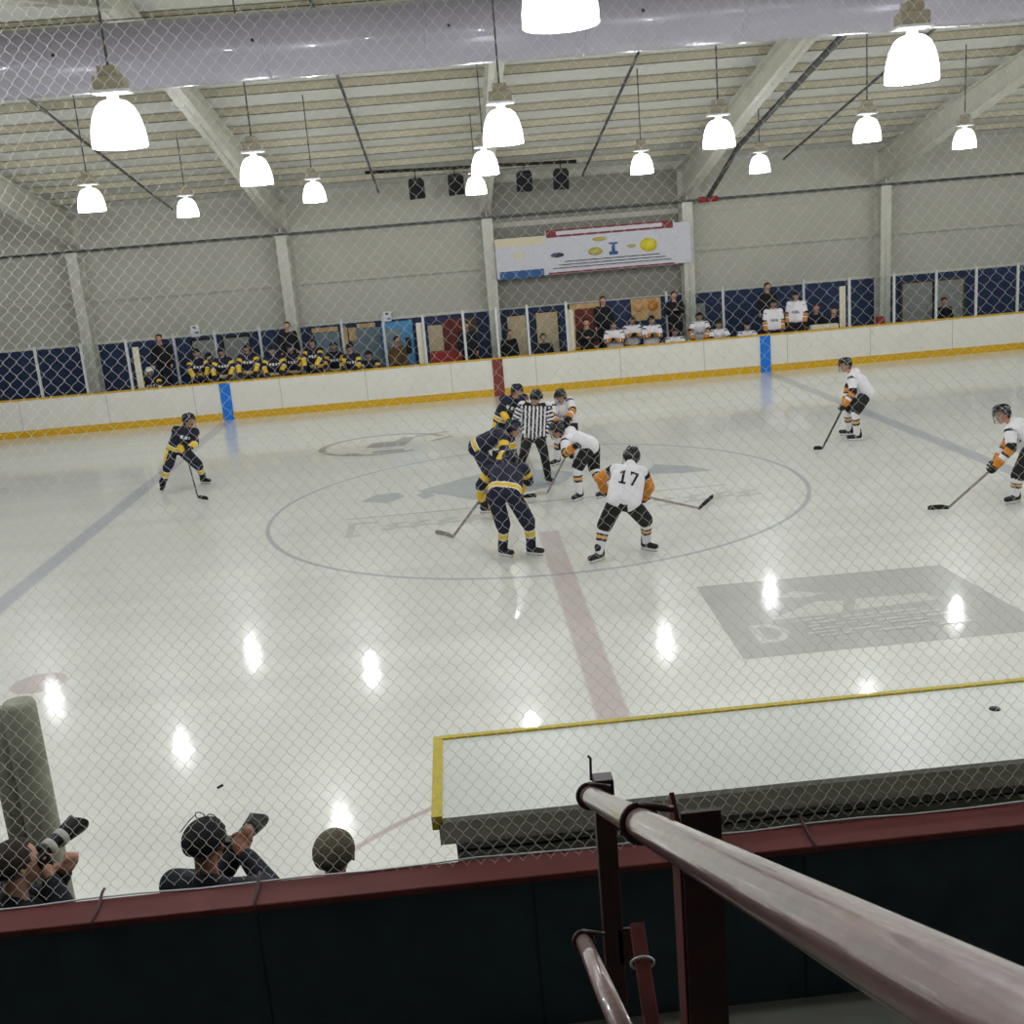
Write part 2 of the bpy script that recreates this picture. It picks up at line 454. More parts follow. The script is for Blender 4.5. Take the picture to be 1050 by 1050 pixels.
KITS = {
 'navy': dict(j='navy', pants=['navy', 'maize'], sock=['navy', 'maize', 'white'], helmet='helmnavy', glove=['navy', 'maize'], skate='black'),
 'white': dict(j='white', pants=['blackcl', 'blackcl'], sock=['white', 'blackcl', 'tan'], helmet='helmblack', glove=['blackcl', 'orange'], skate='black'),
 'white17': dict(j='white17', pants=['blackcl', 'blackcl'], sock=['white', 'blackcl', 'tan'], helmet='helmblack', glove=['blackcl', 'orange'], skate='black'),
 'ref': dict(j='ref', pants=['blackcl', 'blackcl'], sock=None, helmet='helmblack', glove=None, skate='black'),
}

def head_prims(hd, look, up, s=1.0):
    l = V(look).normalized()
    u = (V(up)-l*V(up).dot(l)).normalized()
    r = l.cross(u)
    P = [(hd+u*0.025-l*0.02, hd+u*0.02+l*0.02, 0.092*s, 0.088*s, HEAD),
         (hd+l*0.03-u*0.01, hd+l*0.045-u*0.085, 0.066*s, 0.045*s, HEAD),
         (hd+l*0.088+u*0.01, hd+l*0.112-u*0.02, 0.011*s, 0.017*s, HEAD)]
    for q in (-1, 1):
        P.append((hd+r*q*0.092+u*0.01, hd+r*q*0.094-u*0.025, 0.018*s, 0.014*s, HEAD))
        P.append((hd+l*0.09+r*q*0.034+u*0.016, hd+l*0.092+r*q*0.036+u*0.016, 0.0115*s, 0.0115*s, EYE))
    P.append((hd+l*0.092+r*0.02-u*0.055, hd+l*0.092-r*0.02-u*0.055, 0.009*s, 0.009*s, MOUTH))
    return P, l, u, r

def hand_prims(w, d, palm, s=1.0):
    """palm, four unequal curled fingers and a thumb leaving the side of the palm"""
    d = V(d).normalized()
    n = V(palm); n = (n-d*n.dot(d)).normalized()
    g = d.cross(n)
    P = [(w+d*0.02, w+d*0.075, 0.03*s, 0.036*s, HAND)]
    for k, L in enumerate((0.036, 0.042, 0.04, 0.03)):
        b = w+d*0.09+g*(k-1.5)*0.022
        m_ = b+d*L+n*0.012
        P.append((b, m_, 0.011*s, 0.0105*s, HAND))
        P.append((m_, m_+n*0.03+d*0.004, 0.0105*s, 0.009*s, HAND))
    tb = w+d*0.035+g*0.034
    P.append((tb, tb+g*0.022+d*0.03+n*0.02, 0.013*s, 0.011*s, HAND))
    return P

def person(name, label, J, front, look, kit=None, group=None, cat='person', floor=0.0, vox=0.016, skin='skin',
           coat=None, helmet=True, cage=True, hair='hair', number=None, gloves=True, hold=None, legs=True, s=1.0):
    J = {k: V(v) for k, v in J.items()}
    if kit: J['head'] = J['neck'] + (J['head']-J['neck'])*0.88
    up, f, r = frame(J, front)
    base = V((J['pelvis'].x, J['pelvis'].y, floor))
    K = KITS.get(kit)
    # ---- the continuous body
    hup = (J['head']-J['neck']).normalized()*0.5 + V((0, 0, 0.5))
    P, l, u, rr = head_prims(J['head'], look, hup)
    P.append((J['neck']-up*0.02, J['head']-l*0.02-u*0.04, 0.062, 0.052, HEAD))
    ch = J['neck']-up*0.16
    P.append((J['neck']-up*0.12, J['pelvis']+up*0.06, 0.105, 0.1, TORSO))
    for sd in 'LR':
        P.append((J['neck']-up*0.06, J['sh'+sd], 0.07, 0.06, TORSO))
        P.append((J['sh'+sd], J['el'+sd], 0.055, 0.043, UARM))
        P.append((J['el'+sd], J['wr'+sd], 0.043, 0.03, LARM))
        d = (J['wr'+sd]-J['el'+sd]).normalized()
        if not (K and K['glove'] and gloves):
            P += hand_prims(J['wr'+sd], d, hold if hold is not None else -V((0, 0, 1)) + f*0.3)
        else:
            P.append((J['wr'+sd], J['wr'+sd]+d*0.07, 0.03, 0.034, HAND))
        P.append((J['pelvis']+up*0.04, J['hip'+sd], 0.085, 0.085, TORSO))
        P.append((J['hip'+sd], J['kn'+sd], 0.085, 0.055, THIGH))
        P.append((J['kn'+sd], J['an'+sd], 0.055, 0.036, SHANK))
        P.append((J['an'+sd]-V((0, 0, 0.03)), (J['an'+sd]-V((0, 0, 0.045))).lerp(J['toe'+sd], 0.5), 0.036, 0.03, FOOT))
    def bp(tags, t, c):
        m = np.zeros(len(t), int)
        m[(tags == EYE) | (tags == MOUTH)] = 1
        return m
    body = link(name, blob(P, vox, 3, bp), [skin, 'feature'], None, base)
    tag(body, label, cat, group)
    kn = K['j'] if K else coat
    # ---- upper garment
    big = 1.0 if K else 0.86
    hw = 0.135*big
    JP = []
    for q in (-1, 1):
        JP.append((J['neck']-up*0.2+r*q*hw*0.78, J['pelvis']+r*q*hw*0.7-up*0.004, 0.13*big, 0.146*big, TORSO))
    JP.append((J['neck']-up*0.12+f*0.015, J['pelvis']+f*0.0+up*(0.018 if K else 0), 0.145*big, 0.155*big, TORSO))
    JP.append((J['neck']+up*0.01-f*0.012, J['neck']-up*0.1, 0.078*big, 0.115*big, TORSO))
    for sd in 'LR':
        sh = J['sh'+sd]
        JP.append((J['neck']-up*0.075, sh-up*0.01, 0.09*big, 0.095*big, TORSO))
        JP.append((sh, J['el'+sd], 0.092*big, 0.078*big, UARM))
        JP.append((J['el'+sd], J['wr'+sd], 0.078*big, 0.058*big, LARM))
    paint = jersey_paint(kn, J, front) if K else None
    jm = JMATS[kn]
    jer = link('jersey' if K else 'jacket', blob(JP, vox, 3, paint), jm, body)
    if number:
        add_number(number, jer, J, up, f, r)
    # ---- pants
    if legs:
        PP = [(J['pelvis']-r*0.06-up*0.03, J['pelvis']+r*0.06-up*0.03, 0.122*big, 0.122*big, TORSO)]
        for sd in 'LR':
            hp, k = J['hip'+sd], J['kn'+sd]
            if K and K['sock']:
                PP.append((hp.lerp(k, 0.06), hp.lerp(k, 0.93), 0.122, 0.108, THIGH))
            else:
                a = J['an'+sd]
                PP.append((hp, k, 0.115*big, 0.085*big, THIGH))
                PP.append((k, k.lerp(a, 0.9), 0.082*big, 0.068*big, SHANK))
        pel = np.array(J['pelvis']); rn = np.array(r)
        hips = {sd: (np.array(J['hip'+sd]), np.array(J['kn'+sd])) for sd in 'LR'}
        def pp(tags, t, c):
            m = np.zeros(len(t), int)
            uu = (c-pel)@rn
            side = np.zeros(len(t))
            for sd in 'LR':
                a, b = hips[sd]; d = b-a; tq = np.clip(((c-a)@d)/(d@d), 0, 1)
                off = c-(a+tq[:, None]*d)
                lat = off@rn*np.sign((a-pel)@rn)
                near = np.linalg.norm(off, axis=1) < 0.16
                side = np.where(near & (lat > 0.094), 1, side)
            m[(tags == THIGH) & (side > 0) & (t > 0.05)] = 1
            return m
        link('pants', blob(PP, vox, 3, pp), K['pants'] if K else ['blackfab', 'blackfab'], body)
        for sd in 'LR':
            k, a, to = J['kn'+sd], J['an'+sd], J['toe'+sd]
            if K and K['sock']:
                nv = K['sock'][0] == 'navy'
                def sp(tags, t, c, nv=nv):
                    m = np.zeros(len(t), int)
                    if nv:
                        m[(t > 0.16) & (t < 0.22)] = 2
                        m[(t >= 0.22) & (t < 0.46)] = 1
                        m[(t >= 0.46) & (t < 0.52)] = 2
                    else:
                        m[(t > 0.26) & (t < 0.33)] = 1
                        m[(t >= 0.33) & (t < 0.46)] = 2
                        m[(t >= 0.46) & (t < 0.55)] = 1
                    return m
                SP = [(k, k.lerp(a, 0.4), 0.088, 0.082, SHANK), (k.lerp(a, 0.0), a, 0.085, 0.06, SHANK)]
                SP = [(k, a, 0.09, 0.06, SHANK)]
                link('sock', blob(SP, vox*0.75, 2, sp), K['sock'], body)
            if K:
                fd = to-a; fd.z = 0; fd = fd.normalized() if fd.length > 0.01 else V((0, -1, 0))
                hz = a.z-0.05
                BP = [(a+V((0, 0, 0.07)), a-V((0, 0, 0.03)), 0.058, 0.052, FOOT),
                      (a-V((0, 0, 0.045))-fd*0.05, a-V((0, 0, 0.052))+fd*0.16, 0.047, 0.04, FOOT),
                      (a-fd*0.045+V((0, 0, 0.07)), a-fd*0.055-V((0, 0, 0.03)), 0.04, 0.042, FOOT)]
                sk = link('skate', blob(BP, 0.012, 2), [K['skate']], body)
                g = V((0, 0, 1)).cross(fd)
                z0 = a.z-0.135
                mb = MB()
                o0 = a.copy(); o0.z = 0
                for w_, za, zb, xa, xb, mi in ((0.012, z0+0.025, z0+0.055, -0.1, 0.16, 0), (0.004, z0, z0+0.03, -0.11, 0.18, 1)):
                    pts = [o0+fd*xa+V((0, 0, zb))-g*w_, o0+fd*xb+V((0, 0, zb))-g*w_, o0+fd*(xb-0.012)+V((0, 0, za))-g*w_, o0+fd*(xa+0.012)+V((0, 0, za))-g*w_]
                    mb.prism(pts, g*2*w_, mi)
                mb.build('blade', ['white', 'blade'], sk)
            else:
                fd = to-a; fd.z = 0; fd = fd.normalized() if fd.length > 0.01 else f
                link('shoe', blob([(a-V((0, 0, 0.05))-fd*0.03, a-V((0, 0, 0.06))+fd*0.17, 0.045, 0.038, FOOT)], 0.014, 2), ['black'], body)
    # ---- gloves
    if K and K['glove'] and gloves:
        for sd in 'LR':
            w = J['wr'+sd]
            d = (w-J['el'+sd]).normalized()
            palm = V(hold) if hold is not None else -V((0, 0, 1)) + f*0.3
            n = palm-d*palm.dot(d)
            n = n.normalized() if n.length > 0.05 else d.orthogonal()
            g = d.cross(n)
            GP = [(w-d*0.075, w-d*0.0, 0.074, 0.06, LARM), (w+d*0.02, w+d*0.075, 0.05, 0.055, HAND)]
            for k, L in enumerate((0.03, 0.038, 0.035, 0.028)):
                b = w+d*0.095+g*(k-1.5)*0.031
                m_ = b+d*L+n*0.02
                GP.append((b, m_, 0.0185, 0.018, HAND))
                GP.append((m_, m_+n*0.04-d*0.008, 0.018, 0.016, HAND))
            tb = w+d*0.03+g*0.05
            GP.append((tb, tb+g*0.03+d*0.04+n*0.03, 0.022, 0.018, HAND))
            def gp(tags, t, c):
                m = np.zeros(len(t), int)
                m[(tags == LARM)] = 1
                return m
            link('glove', blob(GP, 0.011, 1, gp), K['glove'], body)
    # ---- headgear
    hd = J['head']
    Rm = Matrix((rr, l, u)).transposed().to_4x4()
    if helmet and K:
        hm = MB()
        g = bmesh.ops.create_uvsphere(hm.bm, u_segments=24, v_segments=18, radius=1.0)
        kill = [fc for fc in hm.bm.faces if (fc.calc_center_median().y > 0.42 and fc.calc_center_median().z < 0.32) or fc.calc_center_median().z < (-0.86 if fc.calc_center_median().y < -0.2 else -0.55)
                or (fc.calc_center_median().y > 0.1 and fc.calc_center_median().z < -0.2)]
        bmesh.ops.delete(hm.bm, geom=kill, context='FACES')
        for fc in hm.bm.faces: fc.smooth = True
        M = Matrix.Translation(hd+u*0.02) @ Rm @ Matrix.Diagonal((0.118, 0.138, 0.124, 1))
        hm.bm.transform(M)
        # ridge along the crown and ear guards
        for q in (-1, 0, 1):
            hm.tube([hd+u*0.02 + l*math.cos(a_)*0.138*0.98 + u*math.sin(a_)*0.126 + rr*q*0.045*(1) for a_ in [PI*0.25+PI*0.62*i/8 for i in range(9)]], 0.012, 6)
        hel = hm.build('helmet', [K['helmet']], body)
        sm = hel.modifiers.new('t', 'SOLIDIFY'); sm.thickness = 0.008; sm.offset = 0
        me2 = evaluated(hel); hel.modifiers.clear(); hel.data = me2
        if cage:
            cg = MB()
            def cp(a_, z_): return hd + l*(0.03+0.112*math.cos(a_)) + rr*(0.108*math.sin(a_)) + u*z_
            for z_ in (0.06, 0.02, -0.02, -0.06, -0.1):
                cg.tube([cp(a_, z_) for a_ in [-1.25+2.5*i/8 for i in range(9)]], 0.0032, 5)
            for a_ in (-1.0, -0.6, -0.2, 0.2, 0.6, 1.0):
                cg.tube([cp(a_, z_) for z_ in (0.065, -0.03, -0.105)], 0.0032, 5)
            cg.build('face_cage', ['cage'], hel)
    elif hair:
        hm = MB()
        bmesh.ops.create_uvsphere(hm.bm, u_segments=24, v_segments=18, radius=1.0)
        kill = [fc for fc in hm.bm.faces if fc.calc_center_median().z < -0.45+0.3*(fc.calc_center_median().y+1) or (fc.calc_center_median().y > 0.55 and fc.calc_center_median().z < 0.62)]
        bmesh.ops.delete(hm.bm, geom=kill, context='FACES')
        for fc in hm.bm.faces: fc.smooth = True
        hm.bm.transform(Matrix.Translation(hd+u*0.022-l*0.004) @ Rm @ Matrix.Diagonal((0.098, 0.12, 0.1, 1)))
        hr = hm.build('hair', [hair], body)
        sm = hr.modifiers.new('t', 'SOLIDIFY'); sm.thickness = 0.012; sm.offset = 0
        me2 = evaluated(hr); hr.modifiers.clear(); hr.data = me2
    return body

def text_mesh(txt, size, bold=0.0, extrude=0.0):
    cu = bpy.data.curves.new('lettering', 'FONT')
    cu.body = txt
    cu.size = size
    cu.align_x = 'CENTER'
    cu.align_y = 'CENTER'
    cu.offset = bold
    cu.extrude = extrude
    cu.resolution_u = 4
    o = bpy.data.objects.new('lettering', cu)
    C.objects.link(o)
    me = evaluated(o)
    bpy.data.objects.remove(o)
    return me

def world_offset(o):
    off = V((0, 0, 0))
    while o is not None:
        off += o.location
        o = o.parent
    return off

def add_number(txt, jer, J, up, f, r):
    """numerals lying on the back of the jersey, wrapped to its surface"""
    off = world_offset(jer)
    bvh = BVHTree.FromPolygons([v.co+off for v in jer.data.vertices], [tuple(p.vertices) for p in jer.data.polygons])
    me = bpy.data.meshes.new('number')
    bm = bmesh.new()
    cen = J['pelvis'].lerp(J['neck'], 0.56)
    # slab serif numerals: 1 and 7 drawn as outlines on a 0..1 grid
    GL = {'1': [[(.1,0),(.9,0),(.9,.14),(.64,.14),(.64,1),(.42,1),(.1,.84),(.1,.7),(.36,.78),(.36,.14),(.1,.14)]],
          '7': [[(.0,1),(.0,.72),(.14,.72),(.14,.84),(.68,.84),(.22,0),(.5,0),(.98,.86),(.98,1)]]}
    W, H, gap = 0.115, 0.2, 0.035
    tw = len(txt)*W+(len(txt)-1)*gap
    for i, chh in enumerate(txt):
        for poly in GL[chh]:
            vs = []
            for (x, y) in poly:
                uu = -tw/2+i*(W+gap)+x*W
                vs.append(bm.verts.new((uu, (y-0.5)*H, 0)))
            bm.faces.new(vs)
    bm.normal_update()
    bmesh.ops.triangulate(bm, faces=bm.faces[:])
    for _ in range(3):
        bmesh.ops.subdivide_edges(bm, edges=[e for e in bm.edges if e.calc_length() > 0.015], cuts=1, use_grid_fill=False)
        bmesh.ops.triangulate(bm, faces=bm.faces[:])
    right = r if r.x > 0 else r        # seen from behind, the wearer's right is the reader's right
    for v in bm.verts:
        o = cen + right*v.co.x + up*v.co.y - f*0.6
        h = bvh.ray_cast(o, f)
        v.co = (h[0] - f*0.006) if h[0] is not None else (o + f*0.45)
    bm.to_mesh(me); bm.free()
    link('number', me, ['blackcl'], jer)

def stick(label, butt, heel, toe, mats=('stick', 'tape'), kind='hockey_stick', bz=0.06):
    butt, heel, toe = V(butt), V(heel), V(toe)
    o = empty(kind, (heel.x, heel.y, 0), label, 'hockey stick')
    d = (heel-butt).normalized()
    a = d.cross(V((0, 0, 1))).normalized()
    b = d.cross(a)
    mb = MB()
    up_ = heel+V((0, 0, bz*0.5))
    pts = [a*0.011+b*0.016, -a*0.011+b*0.016, -a*0.011-b*0.016, a*0.011-b*0.016]
    mb.prism([butt+p for p in pts], up_-butt, 0)
    mb.build('shaft', [mats[0]], o)
    mb = MB()
    t = toe-heel; L = t.length; t.z = 0; t = t.normalized()
    n = V((-t.y, t.x, 0))
    N = 6
    prev = None
    bm = mb.bm
    for i in range(N+1):
        q = i/N
        c = heel + t*L*q + n*(0.03*q*q)
        c.z = max(toe.z*q + heel.z*(1-q), 0.004)
        h = bz*(0.8+0.4*min(q*3, 1)) * (1 if q < 0.9 else 0.75)
        ring = [bm.verts.new(c+n*0.005), bm.verts.new(c-n*0.005), bm.verts.new(c-n*0.004+V((0, 0, h))), bm.verts.new(c+n*0.004+V((0, 0, h)))]
        if prev:
            for k in range(4): bm.faces.new([prev[k], prev[(k+1) % 4], ring[(k+1) % 4], ring[k]])
        else: bm.faces.new(ring[::-1])
        prev = ring
    bm.faces.new(prev)
    mb.build('blade', [mats[1]], o)
    return o
# ------------------------------------------------------------------ ice
def ice_material(name, base, lines=True, paint=None):
    m = bpy.data.materials.new(name)
    m.use_nodes = True
    nt = m.node_tree
    N = nt.nodes; Lk = nt.links
    b = N['Principled BSDF']
    geo = N.new('ShaderNodeNewGeometry')
    sep = N.new('ShaderNodeSeparateXYZ')
    Lk.new(geo.outputs['Position'], sep.inputs[0])
    X, Y = sep.outputs[0], sep.outputs[1]
    def mth(op, a, c=None, d=None):
        n = N.new('ShaderNodeMath'); n.operation = op
        for i, q in enumerate((a, c, d)):
            if q is None: continue
            if isinstance(q, (int, float)): n.inputs[i].default_value = q
            else: Lk.new(q, n.inputs[i])
        return n.outputs[0]
    def band(v, w, soft):                       # 1 inside |v| < w, soft edges
        a = mth('ABSOLUTE', v)
        n = N.new('ShaderNodeMapRange'); n.interpolation_type = 'SMOOTHSTEP'
        n.inputs['From Min'].default_value = w-soft; n.inputs['From Max'].default_value = w+soft
        n.inputs['To Min'].default_value = 1; n.inputs['To Max'].default_value = 0
        Lk.new(a, n.inputs['Value'])
        return n.outputs[0]
    # wear: long scraped streaks along the rink plus fine snow
    mp = N.new('ShaderNodeMapping'); mp.inputs['Scale'].default_value = (0.12, 1.5, 1)
    mp.inputs['Rotation'].default_value = (0, 0, 0.04)
    Lk.new(geo.outputs['Position'], mp.inputs['Vector'])
    n1 = N.new('ShaderNodeTexNoise'); n1.inputs['Scale'].default_value = 1.3; n1.inputs['Detail'].default_value = 6
    Lk.new(mp.outputs[0], n1.inputs['Vector'])
    n2 = N.new('ShaderNodeTexNoise'); n2.inputs['Scale'].default_value = 0.5; n2.inputs['Detail'].default_value = 3
    Lk.new(geo.outputs['Position'], n2.inputs['Vector'])
    mixn = mth('ADD', mth('MULTIPLY', n1.outputs['Fac'], 0.6), mth('MULTIPLY', n2.outputs['Fac'], 0.4))
    rp = N.new('ShaderNodeValToRGB')
    rp.color_ramp.elements[0].position = 0.36; rp.color_ramp.elements[1].position = 0.64
    rp.color_ramp.elements[0].color = tuple(c*0.9 for c in base[:3])+(1,)
    rp.color_ramp.elements[1].color = tuple(min(1, c*1.03) for c in base[:3])+(1,)
    Lk.new(mixn, rp.inputs['Fac'])
    col = rp.outputs['Color']
    def over(col, fac, c, k):
        mx = N.new('ShaderNodeMix'); mx.data_type = 'RGBA'
        Lk.new(mth('MULTIPLY', fac, k), mx.inputs['Factor'])
        Lk.new(col, mx.inputs[6]); mx.inputs[7].default_value = c
        return mx.outputs[2]
    if lines:
        blue = srgb(128, 128, 168); red = srgb(160, 118, 124)
        for sx in (-1, 1):
            col = over(col, band(mth('SUBTRACT', X, sx*7.77), 0.155, 0.05), blue, 0.5)
        rr = mth('SQRT', mth('ADD', mth('MULTIPLY', X, X), mth('MULTIPLY', Y, Y)))
        col = over(col, band(mth('SUBTRACT', rr, 4.57), 0.035, 0.02), srgb(112, 120, 150), 0.55)
        # centre line, broken under the centre logo
        gate = mth('GREATER_THAN', mth('ABSOLUTE', mth('SUBTRACT', Y, -0.25)), 2.1)
        col = over(col, mth('MULTIPLY', band(X, 0.155, 0.025), gate), red, 0.46)
        yc = mth('ADD', Y, 13.0)
        rc = mth('SQRT', mth('ADD', mth('MULTIPLY', X, X), mth('MULTIPLY', yc, yc)))
        col = over(col, band(mth('SUBTRACT', rc, 3.05), 0.03, 0.02), red, 0.6)
        for sx in (-6.1, 6.1):
            for sy in (-6.75, 6.75):
                dx = mth('SUBTRACT', X, sx); dy = mth('SUBTRACT', Y, sy)
                rs = mth('SQRT', mth('ADD', mth('MULTIPLY', dx, dx), mth('MULTIPLY', dy, dy)))
                if sy < 0: col = over(col, band(rs, 0.3, 0.02), red, 0.55)
    Lk.new(col, b.inputs['Base Color'])
    b.inputs['Roughness'].default_value = 0.32
    b.inputs['Specular IOR Level'].default_value = 0.4
    b.inputs['Coat Weight'].default_value = 0.75
    b.inputs['Coat IOR'].default_value = 1.31
    nr = N.new('ShaderNodeMapRange')
    nr.inputs['To Min'].default_value = 0.03; nr.inputs['To Max'].default_value = 0.1
    Lk.new(n1.outputs['Fac'], nr.inputs['Value'])
    Lk.new(nr.outputs[0], b.inputs['Coat Roughness'])
    n3 = N.new('ShaderNodeTexNoise'); n3.inputs['Scale'].default_value = 7; n3.inputs['Detail'].default_value = 5
    mp3 = N.new('ShaderNodeMapping'); mp3.inputs['Scale'].default_value = (0.35, 1.6, 1)
    Lk.new(geo.outputs['Position'], mp3.inputs['Vector']); Lk.new(mp3.outputs[0], n3.inputs['Vector'])
    bp = N.new('ShaderNodeBump'); bp.inputs['Strength'].default_value = 0.006; bp.inputs['Distance'].default_value = 0.02
    Lk.new(n3.outputs['Fac'], bp.inputs['Height'])
    Lk.new(bp.outputs['Normal'], b.inputs['Coat Normal'])
    return m

ICE = srgb(230, 231, 224)
M_ice = ice_material('ice', ICE)
floor = struct(MB().box((-30, -13.0, -0.2), (30, 13.0, 0)).build('floor', [M_ice]))
struct(MB().box((-32, 13.09, -0.2), (32, 20, 0.3)).build('floor_walkway', ['concrete']))

def ice_paint(name, polys, col, dz=0.0012):
    """flat paint seen through the ice; polygons in metres on the rink"""
    bm = bmesh.new()
    for i, poly in enumerate(polys):
        bm.faces.new([bm.verts.new((x, y, dz+i*0.00012)) for x, y in poly])
    bmesh.ops.recalc_face_normals(bm, faces=bm.faces[:])
    for fc in bm.faces:
        if fc.normal.z < 0: fc.normal_flip()
    me = bpy.data.meshes.new(name); bm.to_mesh(me); bm.free()
    return struct(link(name, me, [ice_material(name, col, lines=False)], floor))

def arcband(cx, cy, rx, ry, a0, a1, w, n=14):
    out = []
    for i in range(n):
        p = []
        for k, s_ in ((i, 1), (i+1, 1), (i+1, 0), (i, 0)):
            a = math.radians(a0+(a1-a0)*k/n); e = w*s_
            p.append((cx+(rx-e)*math.cos(a), cy+(ry-e)*math.sin(a)))
        out.append(p)
    return out
def strip(x0, y0, x1, y1, w):
    d = V((x1-x0, y1-y0)).normalized(); n = V((-d.y, d.x))*w/2
    return [(x0+n.x, y0+n.y), (x1+n.x, y1+n.y), (x1-n.x, y1-n.y), (x0-n.x, y0-n.y)]
# sponsor rectangle on the right with its pale emblem
GREYP = srgb(186, 187, 181)
ice_paint('sponsor_rectangle', [[(1.5, -8.05), (4.75, -8.05), (4.6, -5.68), (1.55, -5.62)]], GREYP)
PALE = srgb(214, 215, 208)
em = [[(2.05, -7.02), (2.75, -6.55), (3.05, -6.62), (2.9, -7.0)], [(3.05, -6.95), (3.2, -6.6), (4.0, -6.62), (4.1, -6.85)],
      [(2.35, -6.3), (2.62, -6.12), (2.95, -6.3), (2.7, -6.38)]]
em += arcband(1.93, -7.4, 0.24, 0.27, -90, 90, 0.09) + [strip(1.83, -7.13, 1.83, -7.67, 0.09), strip(1.83, -7.17, 1.95, -7.17, 0.08), strip(1.83, -7.63, 1.95, -7.63, 0.08)]
rs = random.Random(3)
for row in range(6):
    y = -7.12-row*0.1
    x = 2.3+rs.random()*0.15
    while x < 3.75:
        w_ = 0.12+rs.random()*0.4
        em.append(strip(x, y, x+w_, y+0.02, 0.035+rs.random()*0.03))
        x += w_+0.05+rs.random()*0.2
ice_paint('sponsor_emblem', em, PALE, 0.0022)
# centre ice: mountain shapes, the thin rule and the worn letters below it
BL = srgb(184, 191, 194)
ice_paint('centre_logo', [[(-2.1, 1.3), (-1.2, 2.1), (-0.5, 2.6), (0.3, 2.2), (0.9, 1.7), (0.6, 0.9), (-0.2, 0.35), (-1.1, 0.2), (-1.5, 0.7)],
   [(-3.1, 0.85), (-2.85, 1.3), (-2.45, 1.35), (-2.3, 0.95), (-2.6, 0.55)], [(-2.1, 1.0), (-1.9, 1.3), (-1.75, 0.8), (-1.95, 0.6)],
   [(2.1, 1.0), (2.4, 1.75), (3.0, 1.3), (3.3, 0.75), (2.7, 0.8)]], BL)
ice_paint('centre_rule', [strip(-3.25, -0.4, 3.25, -0.4, 0.05)], srgb(172, 176, 174))
lt = []
def letter(x, segs, h=0.8, w=0.42, y=-1.15):
    for (a, b_, c_, d_) in segs: lt.append(strip(x+a*w, y+b_*h-h/2, x+c_*w, y+d_*h-h/2, 0.12))
rs = random.Random(5)
letter(-3.1, [(0,0,0,1),(0,1,1,.95),(-.2,0,.4,0)])
for x in (-2.6, -2.2, -1.75, -1.3, -0.9, 1.4, 1.85, 2.3, 2.75, 3.2):
    a_ = rs.random()
    letter(x, [(0, a_*.4, 1, a_*.4+.1), (.2*a_, .6, .9, .7+.2*a_), (.5-.3*a_, .1, .6, .9)], h=0.6)
ice_paint('centre_lettering', lt, srgb(206, 205, 200))
# round crest near the far boards
CG = srgb(168, 169, 166)
cr = arcband(-3.0, 6.65, 1.5, 1.3, 20, 200, 0.16, 22) + arcband(-3.0, 6.65, 1.5, 1.3, 205, 300, 0.12, 12)
cr += [[(-3.4, 6.3), (-2.5, 6.2), (-2.3, 7.2), (-2.6, 7.35), (-2.75, 6.9), (-3.3, 6.9)], strip(-3.2, 5.7, -2.5, 5.7, 0.16), strip(-3.8, 5.75, -3.5, 5.65, 0.14), strip(-2.3, 7.3, -1.5, 7.6, 0.14), strip(-1.9, 6.5, -1.4, 6.9, 0.12)]
ice_paint('round_crest', cr, CG)

# ------------------------------------------------------------------ boards
BY = 13.0
bd = empty('dasher_boards', (0, BY, 0), 'long white rink boards with yellow kickplate along the far side', 'rink boards')
MB().box((-29, BY, 0.18), (29, BY+0.09, 1.05)).build('panel', ['board'], bd)
MB().box((-29, BY-0.02, 0.0), (29, BY+0.08, 0.2)).build('kickplate', ['yellow'], bd)
MB().box((-29, BY-0.02, 1.05), (29, BY+0.14, 1.09)).build('top_rail', ['yellow'], bd)
for x, m_, nm in ((-7.77, 'blue', 'blue_line_mark'), (0, 'redmark', 'red_line_mark'), (7.77, 'blue', 'blue_line_mark')):
    MB().box((x-0.15, BY-0.026, 0.0), (x+0.15, BY+0.02, 1.048)).build(nm, [m_], bd)
for k in range(-7, 8):
    x = k*2.44+1.1
    MB().box((x-0.006, BY-0.003, 0.2), (x+0.006, BY+0.02, 1.05)).build('panel_seam', ['seam'], bd)
nb = empty('dasher_boards', (0, -13.0, 0), 'near white rink boards hidden below the dark parapet', 'rink boards')
MB().box((-29, -13.09, 0), (-1.45, -13.0, 0.98)).box((5.5, -13.09, 0), (29, -13.0, 0.98)).build('panel', ['board'], nb)
MB().box((-29, -13.11, 0.98), (-1.45, -12.99, 1.0)).box((5.5, -13.11, 0.98), (29, -12.99, 1.0)).build('top_rail', ['yellow'], nb)

# glass posts and panes on the far boards
def post(x, y, z0, z1, w, m_, label, group=None, name='glass_post'):
    o = MB().box((x-w/2, y-0.03, z0), (x+w/2, y+0.03, z1)).build(name, [m_], None, (x, y, z0), bevel=0.006)
    return tag(o, label, 'post', group)
front = [-15.5, -14.1, -12.85, -11.58, -10.33, -2.0, -0.86, 0.08, 0.96, 2.08, 10.27, 11.58, 12.82, 14.0, 15.23, 16.5]
pl = ['far-left slim white glass post beyond the photo edge', 'slim white glass post at the far left edge of the far boards', 'slim white glass post nearest the left edge of the photo', 'slim white glass post just left of the first wall column',
      'slim white glass post behind the thick cream post at the left bench', 'slim glass post beside the cream post right of the navy bench', 'slim glass post halfway between navy bench and red line', 'slim glass post directly above the dull red board mark',
      'slim glass post between the two beige doors', 'slim glass post left of the white team bench', 'slim glass post right of the white team bench', 'slim glass post left of the grey double doors', 'slim glass post in front of the grey double doors',
      'slim glass post right of the grey double doors', 'slim glass post nearest the right edge of the photo', 'slim glass post beyond the right edge of the photo']
for x, l_ in zip(front, pl): post(x, BY+0.05, 1.09, 2.5, 0.07, 'alu', l_)
